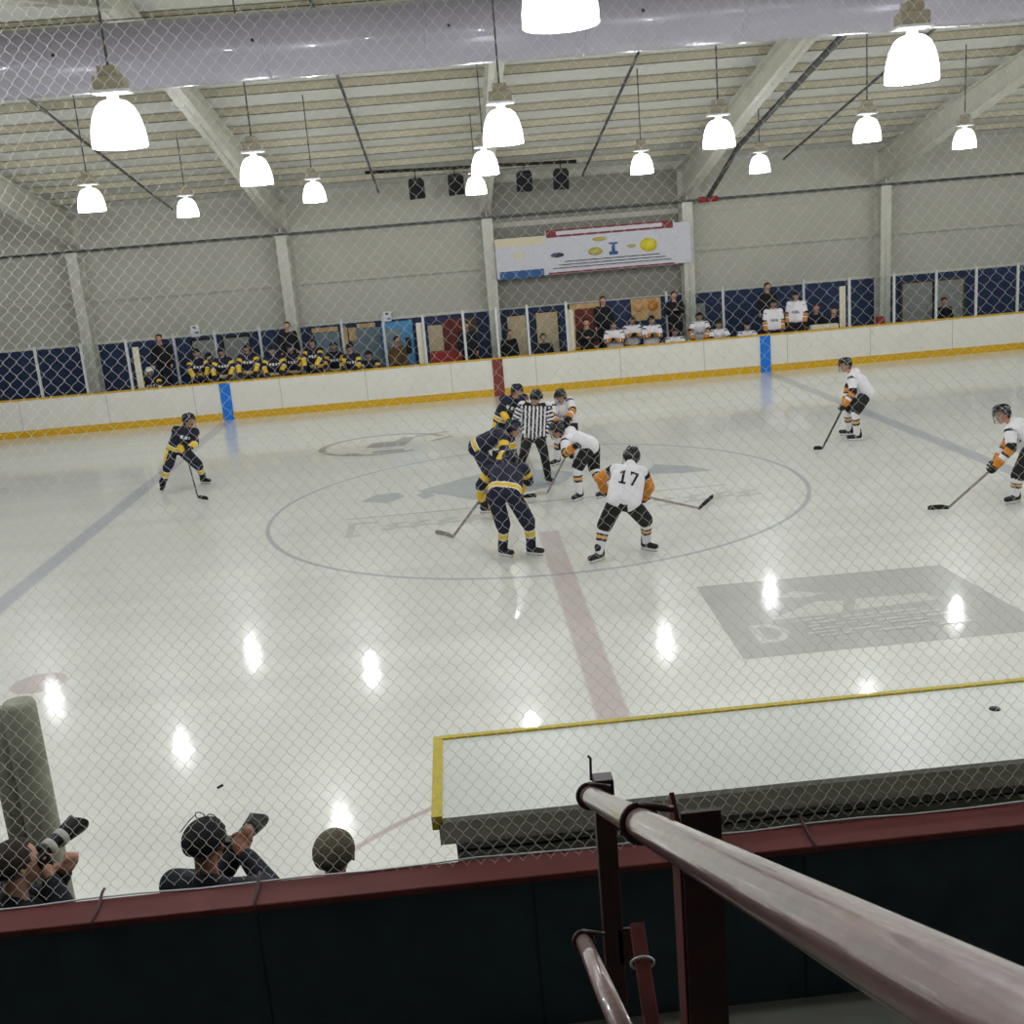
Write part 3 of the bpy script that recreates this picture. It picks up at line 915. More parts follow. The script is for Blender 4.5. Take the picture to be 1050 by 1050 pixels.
panes = [(front[i], front[i+1]) for i in range(4)] + [(front[i], front[i+1]) for i in range(5, 9)] + [(front[i], front[i+1]) for i in range(10, 15)]
for i, (a, b_) in enumerate(panes):
    nm = 'leftmost' if i == 0 else ORD[i]+' from the left'
    o = MB().box((a+0.04, BY+0.045, 1.095), (b_-0.04, BY+0.057, 2.44)).build('rink_glass', ['glass'], None, ((a+b_)/2, BY+0.05, 1.095))
    tag(o, 'clear glass pane on the far boards, %s' % nm, 'glass pane', 'glass on the far boards')
thick = [(-10.14, 'thick cream post at the left end of the navy bench'), (-2.13, 'thick cream post at the right end of the navy bench'), (2.2, 'thick cream post at the left end of the white bench'), (10.13, 'thick cream post at the right end of the white bench')]
for x, l_ in thick: post(x, BY+0.22, 0.3, 2.25, 0.17, 'cream', l_, name='gate_post')
back = [(-9.39, 'first'), (-8.19, 'second'), (-6.87, 'third'), (-4.45, 'fourth'), (-3.22, 'fifth')]
for x, w in back: post(x, 14.62, 0.3, 2.46, 0.07, 'alu', 'slim glass post behind the navy bench, %s from the left' % w)
for x, w in ((5.27, 'first'), (6.98, 'second'), (9.44, 'third')): post(x, 14.62, 0.3, 2.46, 0.07, 'alu', 'slim glass post behind the white bench, %s from the left' % w)
for i, (a, b_) in enumerate(((-9.39, -8.19), (-8.19, -6.87), (-6.87, -4.45), (-4.45, -3.22))):
    o = MB().box((a+0.04, 14.615, 0.9), (b_-0.04, 14.627, 2.42)).build('rink_glass', ['glass'], None, ((a+b_)/2, 14.62, 0.9))
    tag(o, 'clear glass pane behind the navy bench, %s from the left' % ORD[i], 'glass pane', 'glass behind the benches')
for i, (a, b_) in enumerate(((5.27, 6.98), (6.98, 9.44))):
    o = MB().box((a+0.04, 14.615, 0.9), (b_-0.04, 14.627, 2.42)).build('rink_glass', ['glass'], None, ((a+b_)/2, 14.62, 0.9))
    tag(o, 'clear glass pane behind the white bench, %s from the left' % ORD[i], 'glass pane', 'glass behind the benches')

# ------------------------------------------------------------------ far wall
WY = 15.9
struct(MB().box((-32, WY, 2.3), (32, WY+0.3, 6.6)).build('wall_back', ['wall']))
struct(MB().box((-32, WY+0.02, 0), (32, WY+0.3, 2.3)).build('wall_back_lower', ['navywall']))
g = MB()
for z in (3.6, 4.78):
    g.box((-32, WY-0.1, z-0.06), (32, WY, z+0.06))
    g.box((-32, WY-0.1, z-0.09), (32, WY-0.08, z-0.06))
struct(g.build('trim_1', ['wall']))
struct(MB().box((0.3, WY-0.04, 2.28), (6.0, WY+0.01, 6.0)).build('wall_back_panel', ['wallgrey']))
struct(MB().box((-32, WY-0.02, 2.24), (32, WY+0.01, 2.32)).build('trim_2', ['steel']))
for sx in (-1, 1): struct(MB().box((sx*32, -26, 0), (sx*32.3, 17, 10)).build('wall_left' if sx < 0 else 'wall_right', ['wall']))
struct(MB().box((-32, -25.3, 0), (32, -25, 7)).build('wall_front', ['wall']))

FX = [-18.3, -12.15, -6.0, 0.13, 6.16, 12.25, 18.4]
def zp(y):  # underside of purlins
    return 6.0+0.172*(15.9-abs(y)) if True else 0
RY = 0.0
for i, x in enumerate(FX):
    cm = MB()
    # tapered wide-flange column: two flanges and a web
    cm.prism([(x-0.16, 15.42, 0.3), (x+0.16, 15.42, 0.3), (x+0.16, 15.30, 5.05), (x-0.16, 15.30, 5.05)], (0, 0.02, 0))
    cm.box((x-0.015, 15.32, 0.3), (x+0.015, 15.9, 5.9))
    cm.box((x-0.16, 15.86, 0.3), (x+0.16, 15.9, 5.9))
    struct(cm.build('column', ['steel']))
    rm_ = MB()
    ys = [15.85, 12, 8, 4, 0.0]
    def zb(y): return zp(y)-(0.5+0.42*max(0, (abs(y)-6)/9.5))
    for sgn in (1, -1):
        Ys = [y*sgn*(1.0 if sgn > 0 else 24/15.85) for y in ys]
        for a, b_ in zip(Ys[:-1], Ys[1:]):
            for (lo, hi, w) in ((lambda y: zb(y), lambda y: zb(y)+0.025, 0.15), (lambda y: zp(y)-0.02, lambda y: zp(y), 0.15), (lambda y: zb(y), lambda y: zp(y), 0.012)):
                rm_.prism([(x-w, a, lo(a)), (x-w, b_, lo(b_)), (x-w, b_, hi(b_)), (x-w, a, hi(a))], (2*w, 0, 0))
    struct(rm_.build('roof_beam', ['steel']))
# purlins and lining
k = 0
for sgn in (1, -1):
    y = 0.75
    while y < (15.8 if sgn > 0 else 24):
        Y = y*sgn
        z = zp(Y)
        q = MB()
        q.box((-32, Y-0.012, z+0.05), (32, Y+0.012, z+0.21))
        q.box((-32, Y-0.012, z+0.05), (32, Y+0.07, z+0.062))
        q.box((-32, Y-0.07, z+0.2), (32, Y+0.012, z+0.212))
        struct(q.build('purlin', ['purlin']))
        y += 1.37
for sgn, Ymax in ((1, 16.2), (-1, -25.3)):
    Z0 = zp(0)+0.22; Z1 = zp(Ymax)+0.22
    struct(MB().prism([(-32, 0, Z0), (-32, Ymax, Z1), (-32, Ymax, Z1+0.12), (-32, 0, Z0+0.12)], (64, 0, 0)).build('ceiling', ['roof']))

# pipes under the roof
def pipe(pts, r, m_, label, name='sprinkler_pipe'):
    pts = [V(p) for p in pts]
    o = MB().tube(pts, r, 10).build(name, [m_], None, pts[0])
    return tag(o, label, 'pipe')
pipe([(-31, 15.28, 5.02), (31, 15.28, 5.02)], 0.035, 'pipe', 'long dark pipe running along the far wall above the columns')
for x, w in ((-9.1, 'left of the second roof beam'), (-3.0, 'left of the centre roof beam'), (3.1, 'right of the centre roof beam'), (9.2, 'right of the thick blue-grey pipe')):
    pipe([(x, y, zp(y)-0.05) for y in (15.6, 10, 5, 0.5)], 0.035, 'pipe', 'slim dark pipe under the purlins, %s' % w)
pb = empty('sprinkler_pipe', (6.7, 15.2, 5.0), 'thick blue-grey sprinkler main rising from the red joint on the far wall', 'pipe')
bl = [V((6.75, 15.2, 5.02)), V((6.9, 12.0, zp(12)-0.42)), V((7.0, 2.5, zp(2.5)-0.3))]
MB().tube(bl, 0.07, 12).build('pipe_run', ['pipe'], pb)
MB().tube([(6.5, 15.2, 5.02), (7.05, 15.2, 5.02)], 0.085, 12).build('red_coupling', ['pipered'], pb)

# the long fabric duct
DY, DZ, DR = -2.2, 7.17, 0.43
du = empty('air_duct', (0, DY, DZ), 'long lavender white air duct hanging across the whole rink', 'air duct')
q = MB()
q.tube([(-31, DY, DZ), (31, DY, DZ)], DR, 40)
q.build('duct_tube', ['duct'], du)
for kx in range(-5, 6): MB().tube([(kx*2.17+1.0, DY, DZ), (kx*2.17+1.04, DY, DZ)], DR+0.006, 40).build('hoop_seam', ['duct'], du)
for kx in range(-5, 6):
    x = -0.83+kx*2.62
    a_ = math.radians(2)
    c = V((x, DY-math.cos(a_)*DR, DZ+math.sin(a_)*DR))
    MB().tube([c+V((0, 0.02, 0)), c-V((0, 0.012, 0))], 0.024, 10).build('nozzle', ['ductdot'], du)
for kx in range(-24, 25):
    if abs(kx*0.6) < 9:
        x = kx*0.6
        MB().tube([(x, DY-0.1, DZ+DR-0.02), (x, DY-0.04, DZ+DR+0.05)], 0.012, 6).build('hanging_clip', ['alu'], du)
MB().tube([(-31, DY, DZ+DR+0.045), (31, DY, DZ+DR+0.045)], 0.008, 6).build('hanging_cable', ['cord'], du)

# ------------------------------------------------------------------ lamps
def lamp_parts(o, top):
    z = o.location
    # refractor dome, open below: radius 0.25, height 0.42
    prof = [(0.245, -0.21), (0.252, -0.205), (0.25, -0.12), (0.235, -0.02), (0.21, 0.07), (0.17, 0.15), (0.125, 0.19), (0.1, 0.2), (0.09, 0.195), (0.12, 0.18), (0.165, 0.14), (0.205, 0.06), (0.228, -0.02), (0.242, -0.12), (0.245, -0.21)]
    mb = MB()
    prof2 = prof[1:-1] + [(0.24, -0.2)]
    rings = mb.lathe(prof[:-1], z, 28)
    mb.build('glass_shade', ['shade'], o)
    MB().lathe([(0.06, 0.19), (0.062, 0.2), (0.05, 0.25), (0.045, 0.27), (0.001, 0.27)], z, 16).build('collar', ['alu'], o)
    MB().box((z.x-0.17, z.y-0.11, z.z+0.265), (z.x+0.17, z.y+0.11, z.z+0.29)).build('gear_plate', ['alu'], o)
    mb = MB()
    mb.box((z.x-0.14, z.y-0.1, z.z+0.29), (z.x+0.14, z.y+0.1, z.z+0.41))
    mb.box((z.x-0.085, z.y-0.085, z.z+0.41), (z.x+0.085, z.y+0.085, z.z+0.5))
    mb.build('ballast_box', ['ballast'], o, bevel=0.008)
    MB().tube([z+V((0, 0, 0.5)), V((z.x, z.y, top))], 0.013, 6).build('stem', ['cord'], o)

LAMPS = [  # px, py of the dome centre, row y, label
 (573, -9, -10.8, 'largest glowing pendant lamp, cut by the top edge in front of the duct'),
 (120, 127, -7.5, 'big glowing pendant lamp hanging just below the duct at upper left'),
 (935, 60, -7.5, 'big glowing pendant lamp hanging below the duct at upper right'),
 (515, 130, -4.2, 'glowing pendant lamp on a long stem in front of the duct, centre'),
 (262, 175, -0.6, 'glowing pendant lamp hanging just left of the second roof beam, below the duct'),
 (737, 137, -0.6, 'glowing pendant lamp hanging in front of the fourth roof beam'),
 (889, 133, 2.2, 'glowing pendant lamp hanging between the thick pipe and the big upper right lamp'),
 (989, 142, 6.6, 'glowing pendant lamp nearest the right edge, below the fifth roof beam'),
 (497, 167, 2.4, 'middle one of the three glowing lamps lined up at the centre'),
 (488, 190, 8.8, 'lowest and smallest of three glowing lamps lined up at the centre'),
 (658, 168, 6.5, 'small glowing pendant lamp right of the four black loudspeakers'),
 (322, 197, 6.5, 'small glowing pendant lamp right of the second roof beam near the far wall'),
 (93, 205, 3.2, 'glowing pendant lamp nearest the left edge, below the big upper left lamp'),
 (192, 213, 8.6, 'small glowing pendant lamp between the two leftmost columns near the far wall'),
 (779, 168, 9.2, 'smallest glowing pendant lamp against the thick blue-grey pipe'),
]
lamp_pos = []
protos = []
for px, py, Y, l_ in LAMPS:
    c = at(px, py, Y)
    o = empty('pendant_lamp', c, l_, 'lamp', 'pendant lamps under the roof')
    lamp_parts(o, zp(Y)+0.05)
    lamp_pos.append(c)
OFF = [(-14.6, -10.8), (-14.6, -4.2), (-14.6, 2.4), (-14.6, 9), (-7.3, -10.8), (-7.3, -4.2), (7, -10.8), (7, -4.2), (14.4, -10.8), (14.4, -4.2), (14.4, 2.4), (14.4, 9),
       (-11.6, -7.5), (-11.6, -0.6), (-11.5, 6.6), (10.6, -7.5), (10.6, -0.6), (18, -7.5), (18, -0.6), (18, 6.5), (21.6, 2.4), (21.6, 9), (-3.9, -14.1), (3.5, -14.1), (10.6, -14.1)]
for i, (x, y) in enumerate(OFF):
    c = V((x, y, 5.65))
    o = empty('pendant_lamp', c, 'lit high-bay pendant lamp hanging outside the edges of the photo', 'lamp', 'pendant lamps beyond the photo')
    lamp_parts(o, zp(y)+0.05)
    lamp_pos.append(c)
LAMP_W = 105
for c in lamp_pos:
    ld = bpy.data.lights.new('lamp_light', 'POINT')
    ld.energy = LAMP_W
    ld.shadow_soft_size = 0.1
    ld.color = (0.97, 0.99, 1.0)
    lo = bpy.data.objects.new('lamp_light', ld)
    C.objects.link(lo)
    lo.location = c - V((0, 0, 0.3))
# ------------------------------------------------------------------ things on and along the far wall
W0 = WY+0.018
def door_obj(name, x0, x1, z1, mpanel, mframe, label=None, fw=0.07):
    o = MB().box((x0-fw, W0-0.05, 0.3), (x0, W0+0.01, z1+fw)).box((x1, W0-0.05, 0.3), (x1+fw, W0+0.01, z1+fw)).box((x0, W0-0.05, z1), (x1, W0+0.01, z1+fw)).build(name, [mframe])
    p = MB().box((x0, W0-0.03, 0.31), (x1, W0+0.0, z1)).build('door_panel', [mpanel], o)
    MB().tube([(x1-0.1, W0-0.07, 1.25), (x1-0.1, W0-0.07, 1.05)], 0.014, 8).tube([(x1-0.1, W0-0.02, 1.15), (x1-0.1, W0-0.075, 1.15)], 0.01, 6).build('door_handle', ['alu'], p)
    return struct(o)
door_obj('door_1', 0.52, 1.1, 2.02, 'beige', 'black')
door_obj('door_2', 1.42, 2.08, 2.05, 'beige', 'black')
door_obj('door_3', 13.0, 13.95, 1.98, 'greydoor', 'brown')
door_obj('door_4', 14.05, 14.95, 1.98, 'greydoor', 'brown')
door_obj('door_5', -9.15, -8.5, 2.1, 'greydoor', 'black')
door_obj('door_6', -8.2, -7.45, 2.1, 'greydoor', 'black')
# window with pale wood surround and dark red room behind
o = MB()
for a in (((2.48, W0-0.06, 2.07), (3.42, W0+0.01, 2.22)), ((2.48, W0-0.06, 0.9), (2.62, W0+0.01, 2.07)), ((3.32, W0-0.06, 0.9), (3.42, W0+0.01, 2.07)), ((2.48, W0-0.08, 0.84), (3.42, W0+0.01, 0.9))): o.box(*a)
wn = struct(o.build('window_1', ['wood']))
MB().box((2.62, W0-0.02, 0.9), (3.32, W0+0.005, 2.07)).build('window_pane', ['darkred'], wn)
# wooden board with two round discs
nb_ = MB().box((4.4, W0-0.05, 1.55), (5.33, W0, 2.22)).build('notice_board', ['wood'], None, (4.87, W0, 1.55))
tag(nb_, 'pale wooden wall board with two round discs above the white bench', 'board')
for x in (4.63, 5.08):
    MB().lathe([(0.001, 0), (0.16, 0), (0.16, 0.02), (0.001, 0.02)], (x, W0-0.05, 1.98), 24, M=Matrix.Rotation(PI/2, 4, 'X')).build('disc', ['orange' if x > 5 else 'tan'], nb_)
o = MB().box((5.86, W0-0.06, 1.5), (6.72, W0, 1.92)).build('wall_panel', ['greydoor'], None, (6.3, W0, 1.5))
tag(o, 'white utility panel on the navy wall beside the fourth column', 'wall panel')
MB().box((6.2, W0-0.075, 1.52), (6.24, W0-0.05, 1.9)).build('divider', ['black'], o)
# lobby run left of centre: screens, machine, panels
o = empty('lobby_screen', (-4.15, W0, 0.3), 'slate grey screen framed in pale wood behind the navy bench', 'screen')
MB().box((-4.32, W0-0.05, 0.3), (-3.4, W0, 2.06)).build('screen_panel', ['slate'], o)
mb = MB()
for a in (((-4.62, W0-0.07, 0.9), (-4.42, W0, 2.12)), ((-5.5, W0-0.07, 2.04), (-4.7, W0, 2.17)), ((-4.1, W0-0.07, 2.07), (-3.55, W0, 2.19)), ((-4.38, W0-0.08, 1.7), (-4.16, W0, 2.1))): mb.box(*a)
mb.build('wood_trim', ['wood'], o)
o = MB().box((-5.45, W0-0.05, 0.6), (-4.68, W0, 2.02)).build('lobby_screen', ['slate'], None, (-5.0, W0, 0.6))
tag(o, 'slate grey wall screen beside the second column behind the navy bench', 'screen')
vm = empty('vending_machine', (-2.85, 15.6, 0.3), 'bright blue vending machine at the right end of the navy bench', 'vending machine')
MB().box((-3.35, 15.35, 0.3), (-2.4, 15.88, 2.18)).build('cabinet', ['cyanblue'], vm, bevel=0.02)
MB().box((-3.25, 15.335, 0.9), (-2.75, 15.36, 2.0)).build('display_front', ['slate'], vm)
MB().box((-2.65, 15.33, 1.2), (-2.48, 15.36, 1.7)).build('coin_panel', ['black'], vm)
o = MB().box((-1.95, W0-0.05, 0.4), (-1.5, W0, 1.95)).build('lobby_door', ['beige'], None, (-1.7, W0, 0.4)); tag(o, 'narrow tan lobby door left of the centre column', 'door leaf')
o = MB().box((-1.48, W0-0.06, 0.3), (-0.85, W0, 2.1)).build('poster_panel', ['darkred'], None, (-1.2, W0, 0.3)); tag(o, 'dark maroon wall panel left of the centre column', 'wall panel')
o = MB().box((-0.8, W0-0.05, 0.5), (-0.42, W0, 2.1)).build('poster_panel', ['brown'], None, (-0.6, W0, 0.5)); tag(o, 'narrow brown wall panel next to the centre column', 'wall panel')
mb = MB().box((-1.92, 15.0, 0.3), (-0.9, 15.5, 1.2))
tag(mb.build('lobby_counter', ['redbag'], None, (-1.4, 15.2, 0.3), bevel=0.02), 'low maroon counter left of the centre column', 'counter')
o = MB().box((11.2, 13.3, 1.09-0.79), (11.42, 13.5, 1.27)).build('equipment_bag', ['redbag'], None, (11.3, 13.4, 0.3), bevel=0.03)
tag(o, 'small red bag standing behind the boards beside the fifth column', 'bag')
o = MB().box((9.2, 13.2, 0.3), (10.0, 13.4, 1.2)).build('bench_box', ['cream'], None, (9.6, 13.3, 0.3), bevel=0.01)
tag(o, 'long cream box beside the rightmost cream post', 'box')
# papers on the wall
for (x0, x1, z0, z1, l_) in ((-9.13, -8.86, 2.23, 2.58, 'white paper notice on the wall above the left bench'), (-3.27, -3.03, 2.2, 2.5, 'white paper notice on the wall above the blue vending machine')):
    o = MB().box((x0, WY-0.13, z0), (x1, WY-0.12, z1)).build('paper_notice', ['paper'], None, ((x0+x1)/2, WY-0.12, z0))
    tag(o, l_, 'notice')
    MB().box((x0+0.08, WY-0.134, z1-0.1), (x0+0.17, WY-0.129, z1-0.04)).box((x0+0.12, WY-0.134, z1-0.24), (x1-0.03, WY-0.129, z1-0.2)).build('print', ['ink'], o)

# ------------------------------------------------------------------ banner between the third and fourth columns
YB = 15.22
bn = empty('sponsor_banner', (3.2, YB, 3.18), 'long white sponsor banner with maroon heading strip under the roof', 'banner')
def bp_(name, m_, x0, x1, z0, z1, d=0.0, par=None):
    return MB().box((x0, YB-d-0.012, z0), (x1, YB-d, z1)).build(name, [m_], par or bn)
bp_('main_sheet', 'banner', 1.82, 5.72, 3.2, 4.5)
bp_('end_sheet', 'banner', 5.72, 6.2, 3.22, 4.42)
bp_('small_sheet', 'banner', 0.3, 1.82, 3.2, 4.1)
bp_('cream_strip', 'bannercream', 0.3, 1.82, 4.1, 4.36)
bp_('blue_strip', 'bannerblue', 0.38, 1.72, 3.17, 3.4, 0.014)
bp_('heading_strip', 'bannerred', 1.85, 5.68, 4.28, 4.5, 0.014)
bp_('heading_paper', 'banner', 2.15, 5.35, 4.34, 4.45, 0.028)
bp_('foot_line', 'bannerred', 1.85, 5.7, 3.21, 3.26, 0.014)
mb = MB()
for z in (3.36, 3.45, 3.54): mb.box((2.0+(z-3.36)*2, YB-0.028, z), (5.6-(z-3.36)*2, YB-0.014, z+0.025))
mb.build('printed_lines', ['ink'], bn)
for (x, z, rx, rz, m_) in ((4.92, 3.84, 0.26, 0.2, 'banneryellow'), (3.3, 3.78, 0.22, 0.12, 'bannerolive'), (3.45, 4.13, 0.22, 0.06, 'bannerolive'), (2.15, 3.76, 0.2, 0.07, 'purple'), (4.4, 3.85, 0.14, 0.05, 'bannerolive')):
    bmm = MB(); bmm.lathe([(0.001, 0), (1, 0), (1, 0.012), (0.001, 0.012)], (0, 0, 0), 24)
    bmm.bm.transform(Matrix.Translation((x, YB-0.014, z)) @ Matrix.Rotation(PI/2, 4, 'X') @ Matrix.Diagonal((rx, rz, 1, 1)))
    bmm.build('printed_emblem', [m_], bn)
mb = MB()
mb.box((3.72, YB-0.028, 3.64), (3.98, YB-0.014, 3.74)).box((3.8, YB-0.028, 3.74), (3.9, YB-0.014, 3.95)).box((3.72, YB-0.028, 3.95), (3.98, YB-0.014, 4.0))
mb.build('printed_emblem', ['bannerblue'], bn)
mb = MB()
mb.box((0.85, YB-0.028, 3.72), (1.05, YB-0.014, 3.95)).box((1.12, YB-0.028, 3.72), (1.18, YB-0.014, 3.95))
mb.build('printed_emblem', ['bannercream'], bn)

# ------------------------------------------------------------------ loudspeakers under the roof
SY = 13.5
o = tag(MB().tube([(-3.2, SY, 6.45), (2.7, SY, 6.3)], 0.045, 8).build('support_bar', ['black'], None, (0, SY, 6.4)), 'black support bar above the four loudspeakers', 'bar')
for x, z, w in ((-1.83, 5.92, 'leftmost'), (-0.73, 5.94, 'second from left'), (1.21, 5.88, 'third from left'), (2.24, 5.86, 'rightmost')):
    s_ = empty('loudspeaker', (x, SY, z), 'black loudspeaker hanging from the bar, %s of four' % w, 'loudspeaker', 'loudspeakers under the roof')
    M = Matrix.Translation((x, SY, z)) @ Matrix.Rotation(math.radians(22), 4, 'X') @ Matrix.Rotation(math.radians(8 if x < 0 else -8), 4, 'Z')
    mb = MB()
    pts = [(-0.23, -0.16, -0.26), (0.23, -0.16, -0.26), (0.16, 0.16, -0.26), (-0.16, 0.16, -0.26)]
    mb.prism([M @ V(p) for p in pts], M.to_3x3() @ V((0, 0, 0.52)))
    mb.build('cabinet', ['black'], s_, bevel=0.03)
    mb = MB(); mb.box((-0.2, -0.172, -0.23), (0.2, -0.158, 0.23), 0, M)
    mb.build('grille', ['blackfab'], s_)
    MB().tube([(x, SY, z+0.25), (x, SY, 6.38)], 0.015, 6).build('hanger', ['black'], s_)

# ------------------------------------------------------------------ players on the ice
Pz = POSES
person('hockey_player', 'crouching player in white with 17 on the back, seen from behind', Pz['seventeen'], (0.15, 1, 0), (-0.15, 1, -0.2), 'white17', number='17', hold=(0, 1, -0.3), vox=0.013)
person('hockey_player', 'navy player nearest the camera, leaning forward left of number 17', Pz['navy_d'], (0.1, 1, 0), (0.1, 1, -0.5), 'navy', hold=(0, 1, -0.4), vox=0.013)
person('hockey_player', 'navy player bent over for the faceoff left of the striped official', Pz['navy_c'], (0.6, 0.0, -1), (1, -0.1, -0.35), 'navy', hold=(0.3, 0, -1), vox=0.013)
person('referee', 'official in black and white striped shirt bending over the faceoff', Pz['ref'], (0.0, -1, 0), (0.1, -1, -0.75), 'ref', cat='person', cage=False, vox=0.012, hold=(0, -0.3, -1))
person('hockey_player', 'navy player standing behind the left shoulder of the striped official', Pz['navy_w'], (0.5, -1, 0), (0.6, -1, -0.3), 'navy', vox=0.014)
person('hockey_player', 'white-jersey player standing behind the right shoulder of the striped official', Pz['white_w'], (-0.6, -1, 0), (-0.5, -1, -0.4), 'white', vox=0.014)
person('hockey_player', 'white-jersey player bent over for the faceoff right of the official', Pz['white_c'], (-0.6, 0, -1), (-1, -0.1, -0.35), 'white', hold=(-0.3, 0, -1), vox=0.013)
person('hockey_player', 'lone navy player with legs spread near the left blue line', Pz['navy_l'], (0.75, -0.7, 0), (0.9, -0.5, -0.2), 'navy', vox=0.014)
person('hockey_player', 'white-jersey player leaning left near the right blue line', Pz['white_r'], (-1, -0.15, 0), (-1, -0.35, -0.1), 'white', hold=(-1, 0, -0.5), vox=0.014)
person('hockey_player', 'white-jersey player cut off by the right edge of the photo', Pz['white_far_r'], (-1, -0.1, 0), (-1, -0.3, -0.1), 'white', hold=(-1, 0, -0.5), vox=0.014)

def ext(heel, w, k):
    return V(w) + (V(w)-V(heel)).normalized()*k
h = onz(716.5, 523, 0.02); stick('grey stick with black blade held by number 17', ext(h, Pz['seventeen']['wrR'], 0.35), h, onz(733, 510.5, 0.02), ('stickgrey', 'tape'))
h = onz(465, 552, 0.02); stick('grey stick reaching left from the nearest navy player', ext(h, Pz['navy_d']['wrL'], 0.35), h, onz(448.5, 547, 0.02), ('stickgrey', 'stickgrey'))
h = onz(203, 511, 0.02); stick('black stick held upright by the lone navy player at left', ext(h, V(Pz['navy_l']['wrL'])+V((0.05, -0.05, 0)), 0.25), h, onz(212, 513, 0.02))
h = onz(843.5, 461, 0.02); stick('dark stick of the player near the right blue line', ext(h, Pz['white_r']['wrL'], 0.3), h, onz(834.5, 461, 0.02))
h = onz(973, 522, 0.02); stick('grey stick with black blade at the right edge', ext(h, Pz['white_far_r']['wrL'], 0.3), h, onz(951, 522.5, 0.02), ('stickgrey', 'tape'))
h = V((0.2, -0.02, 0.02)); stick('pale stick of the white faceoff player', ext(h, Pz['white_c']['wrR'], 0.2), h, V((-0.02, 0.03, 0.02)), ('stickgrey', 'offwhite'))
h = V((-0.22, -0.1, 0.02)); stick('dark stick of the navy faceoff player', ext(h, Pz['navy_c']['wrL'], 0.25), h, V((0.0, -0.14, 0.02)))

# ------------------------------------------------------------------ people on the benches
def bench_pose(hx, hy, Y, front, lean, floor, arms, H=None):
    hd = at(hx, hy, Y)
    f = V(front).normalized(); r = f.cross(V((0, 0, 1)))
    up = V((0, 0, 1))
    nk = hd - up*0.19 - f*0.05
    pel = nk - up*(0.5*math.cos(lean)) - f*(0.5*math.sin(lean))
    J = dict(head=hd, neck=nk, pelvis=pel)
    leg = max(pel.z-floor-0.08, 0.3)
    for sd, q in (('L', -1), ('R', 1)):
        sh = nk - up*0.05 + r*q*0.2
        J['sh'+sd] = sh
        if arms == 'boards':
            el = sh - up*0.22 + f*0.14 + r*q*0.09
            wr = V((el.x-r.x*q*0.1, BY+0.06, 1.18)) if abs(f.y) > 0.5 else el+f*0.25
            wr = el + (wr-el).normalized()*min(0.3, max((wr-el).length, 0.2))
        elif arms == 'over':
            el = sh - up*0.18 + f*0.2 + r*q*0.06
            wr = el - up*0.2 + f*0.14 - r*q*0.08
        elif arms == 'crossed':
            el = sh - up*0.24 + f*0.08 + r*q*0.06
            wr = el + f*0.14 - r*q*0.2 + up*0.06
        else:
            el = sh - up*0.28 + r*q*0.06
            wr = el - up*0.22 + f*0.1
        J['el'+sd] = el; J['wr'+sd] = wr
        hp = pel + r*q*0.1 - up*0.02
        J['hip'+sd] = hp
        b = max(0.0, 0.86-leg)
        kn_ = V((hp.x, hp.y, floor+0.08+leg*0.5)) + f*(0.05+0.35*b)+r*q*0.02
        J['kn'+sd] = kn_
        an = V((hp.x, hp.y, floor+0.1))+r*q*0.03
        J['an'+sd] = an
        J['toe'+sd] = an + f*0.18 - up*0.04
    return J
def bench_player(hx, hy, label, kit, Y=13.5, arms='boards', lean=0.25, turn=0.0, helm=None, group=None):
    fr = (math.sin(turn), -math.cos(turn), 0)
    J = bench_pose(hx, hy, Y, fr, lean, 0.3, arms)
    return person('hockey_player', label, J, fr, (fr[0], fr[1], -0.12), kit, group, floor=0.3, vox=0.02)
NB = 'players along the navy bench'
bench_player(201, 362, 'navy bench player leaning by the paper notice, left of the blue board mark', 'navy', Y=13.7, arms='over', group=NB, turn=0.3)
bench_player(214, 366, 'navy bench player half hidden just left of the blue board mark', 'navy', Y=13.98, group=NB, turn=0.2)
bench_player(227, 361, 'navy bench player directly above the left blue board mark', 'navy', group=NB)
bench_player(252.5, 357, 'navy bench player sitting upright just right of the left blue board mark', 'navy', group=NB)
bench_player(279, 359, 'navy bench player left of the bareheaded coach in black', 'navy', group=NB, turn=0.2)
bench_player(298, 357, 'navy bench player directly below the bareheaded coach in black', 'navy', Y=13.85, group=NB)
bench_player(320, 351, 'tall navy bench player right of the bareheaded coach', 'navy', Y=13.5, arms='over', group=NB, turn=-0.3)
bench_player(342, 355, 'navy bench player in front of the slate grey screen', 'navy', Y=13.85, group=NB)
bench_player(359, 357, 'navy bench player leaning in front of the pale wood trim', 'navy', Y=13.5, group=NB, turn=-0.4)
bench_player(378, 364, 'low crouching navy bench player with a glove over the boards', 'navy', Y=13.6, arms='over', lean=0.5, group=NB)
gj = bench_pose(153, 381, 13.5, (0.2, -1, 0), 0.4, 0.3, 'over')
KITS['goalie'] = dict(KITS['navy'], helmet='helmwhite', glove=['offwhite', 'black'])
gl = person('goalkeeper', 'goalkeeper in white mask leaning over boards by the cream post', gj, (0.2, -1, 0), (0.2, -1, -0.2), 'goalie', NB, floor=0.3, vox=0.02)
WB = 'players along the white bench'
bench_player(629, 333, 'white bench player nearest the pale wood window frame', 'white', group=WB, arms='crossed', turn=-0.2)
bench_player(648, 328, 'white bench player second from the left, below the wooden board', 'white', Y=13.88, group=WB, arms='crossed')
bench_player(668, 328, 'white bench player facing forward below the right disc of the wooden board', 'white', Y=13.7, group=WB, arms='crossed')
bench_player(692, 340, 'crouched white bench player below the coach by the fourth column', 'white', arms='over', lean=0.6, group=WB)
bench_player(717, 324, 'white bench player leaning beside the white utility panel', 'white', Y=13.8, arms='over', lean=0.4, group=WB, turn=-0.3)
bench_player(737, 332, 'white bench player with dark glove hanging over the boards', 'white', arms='over', lean=0.5, group=WB)
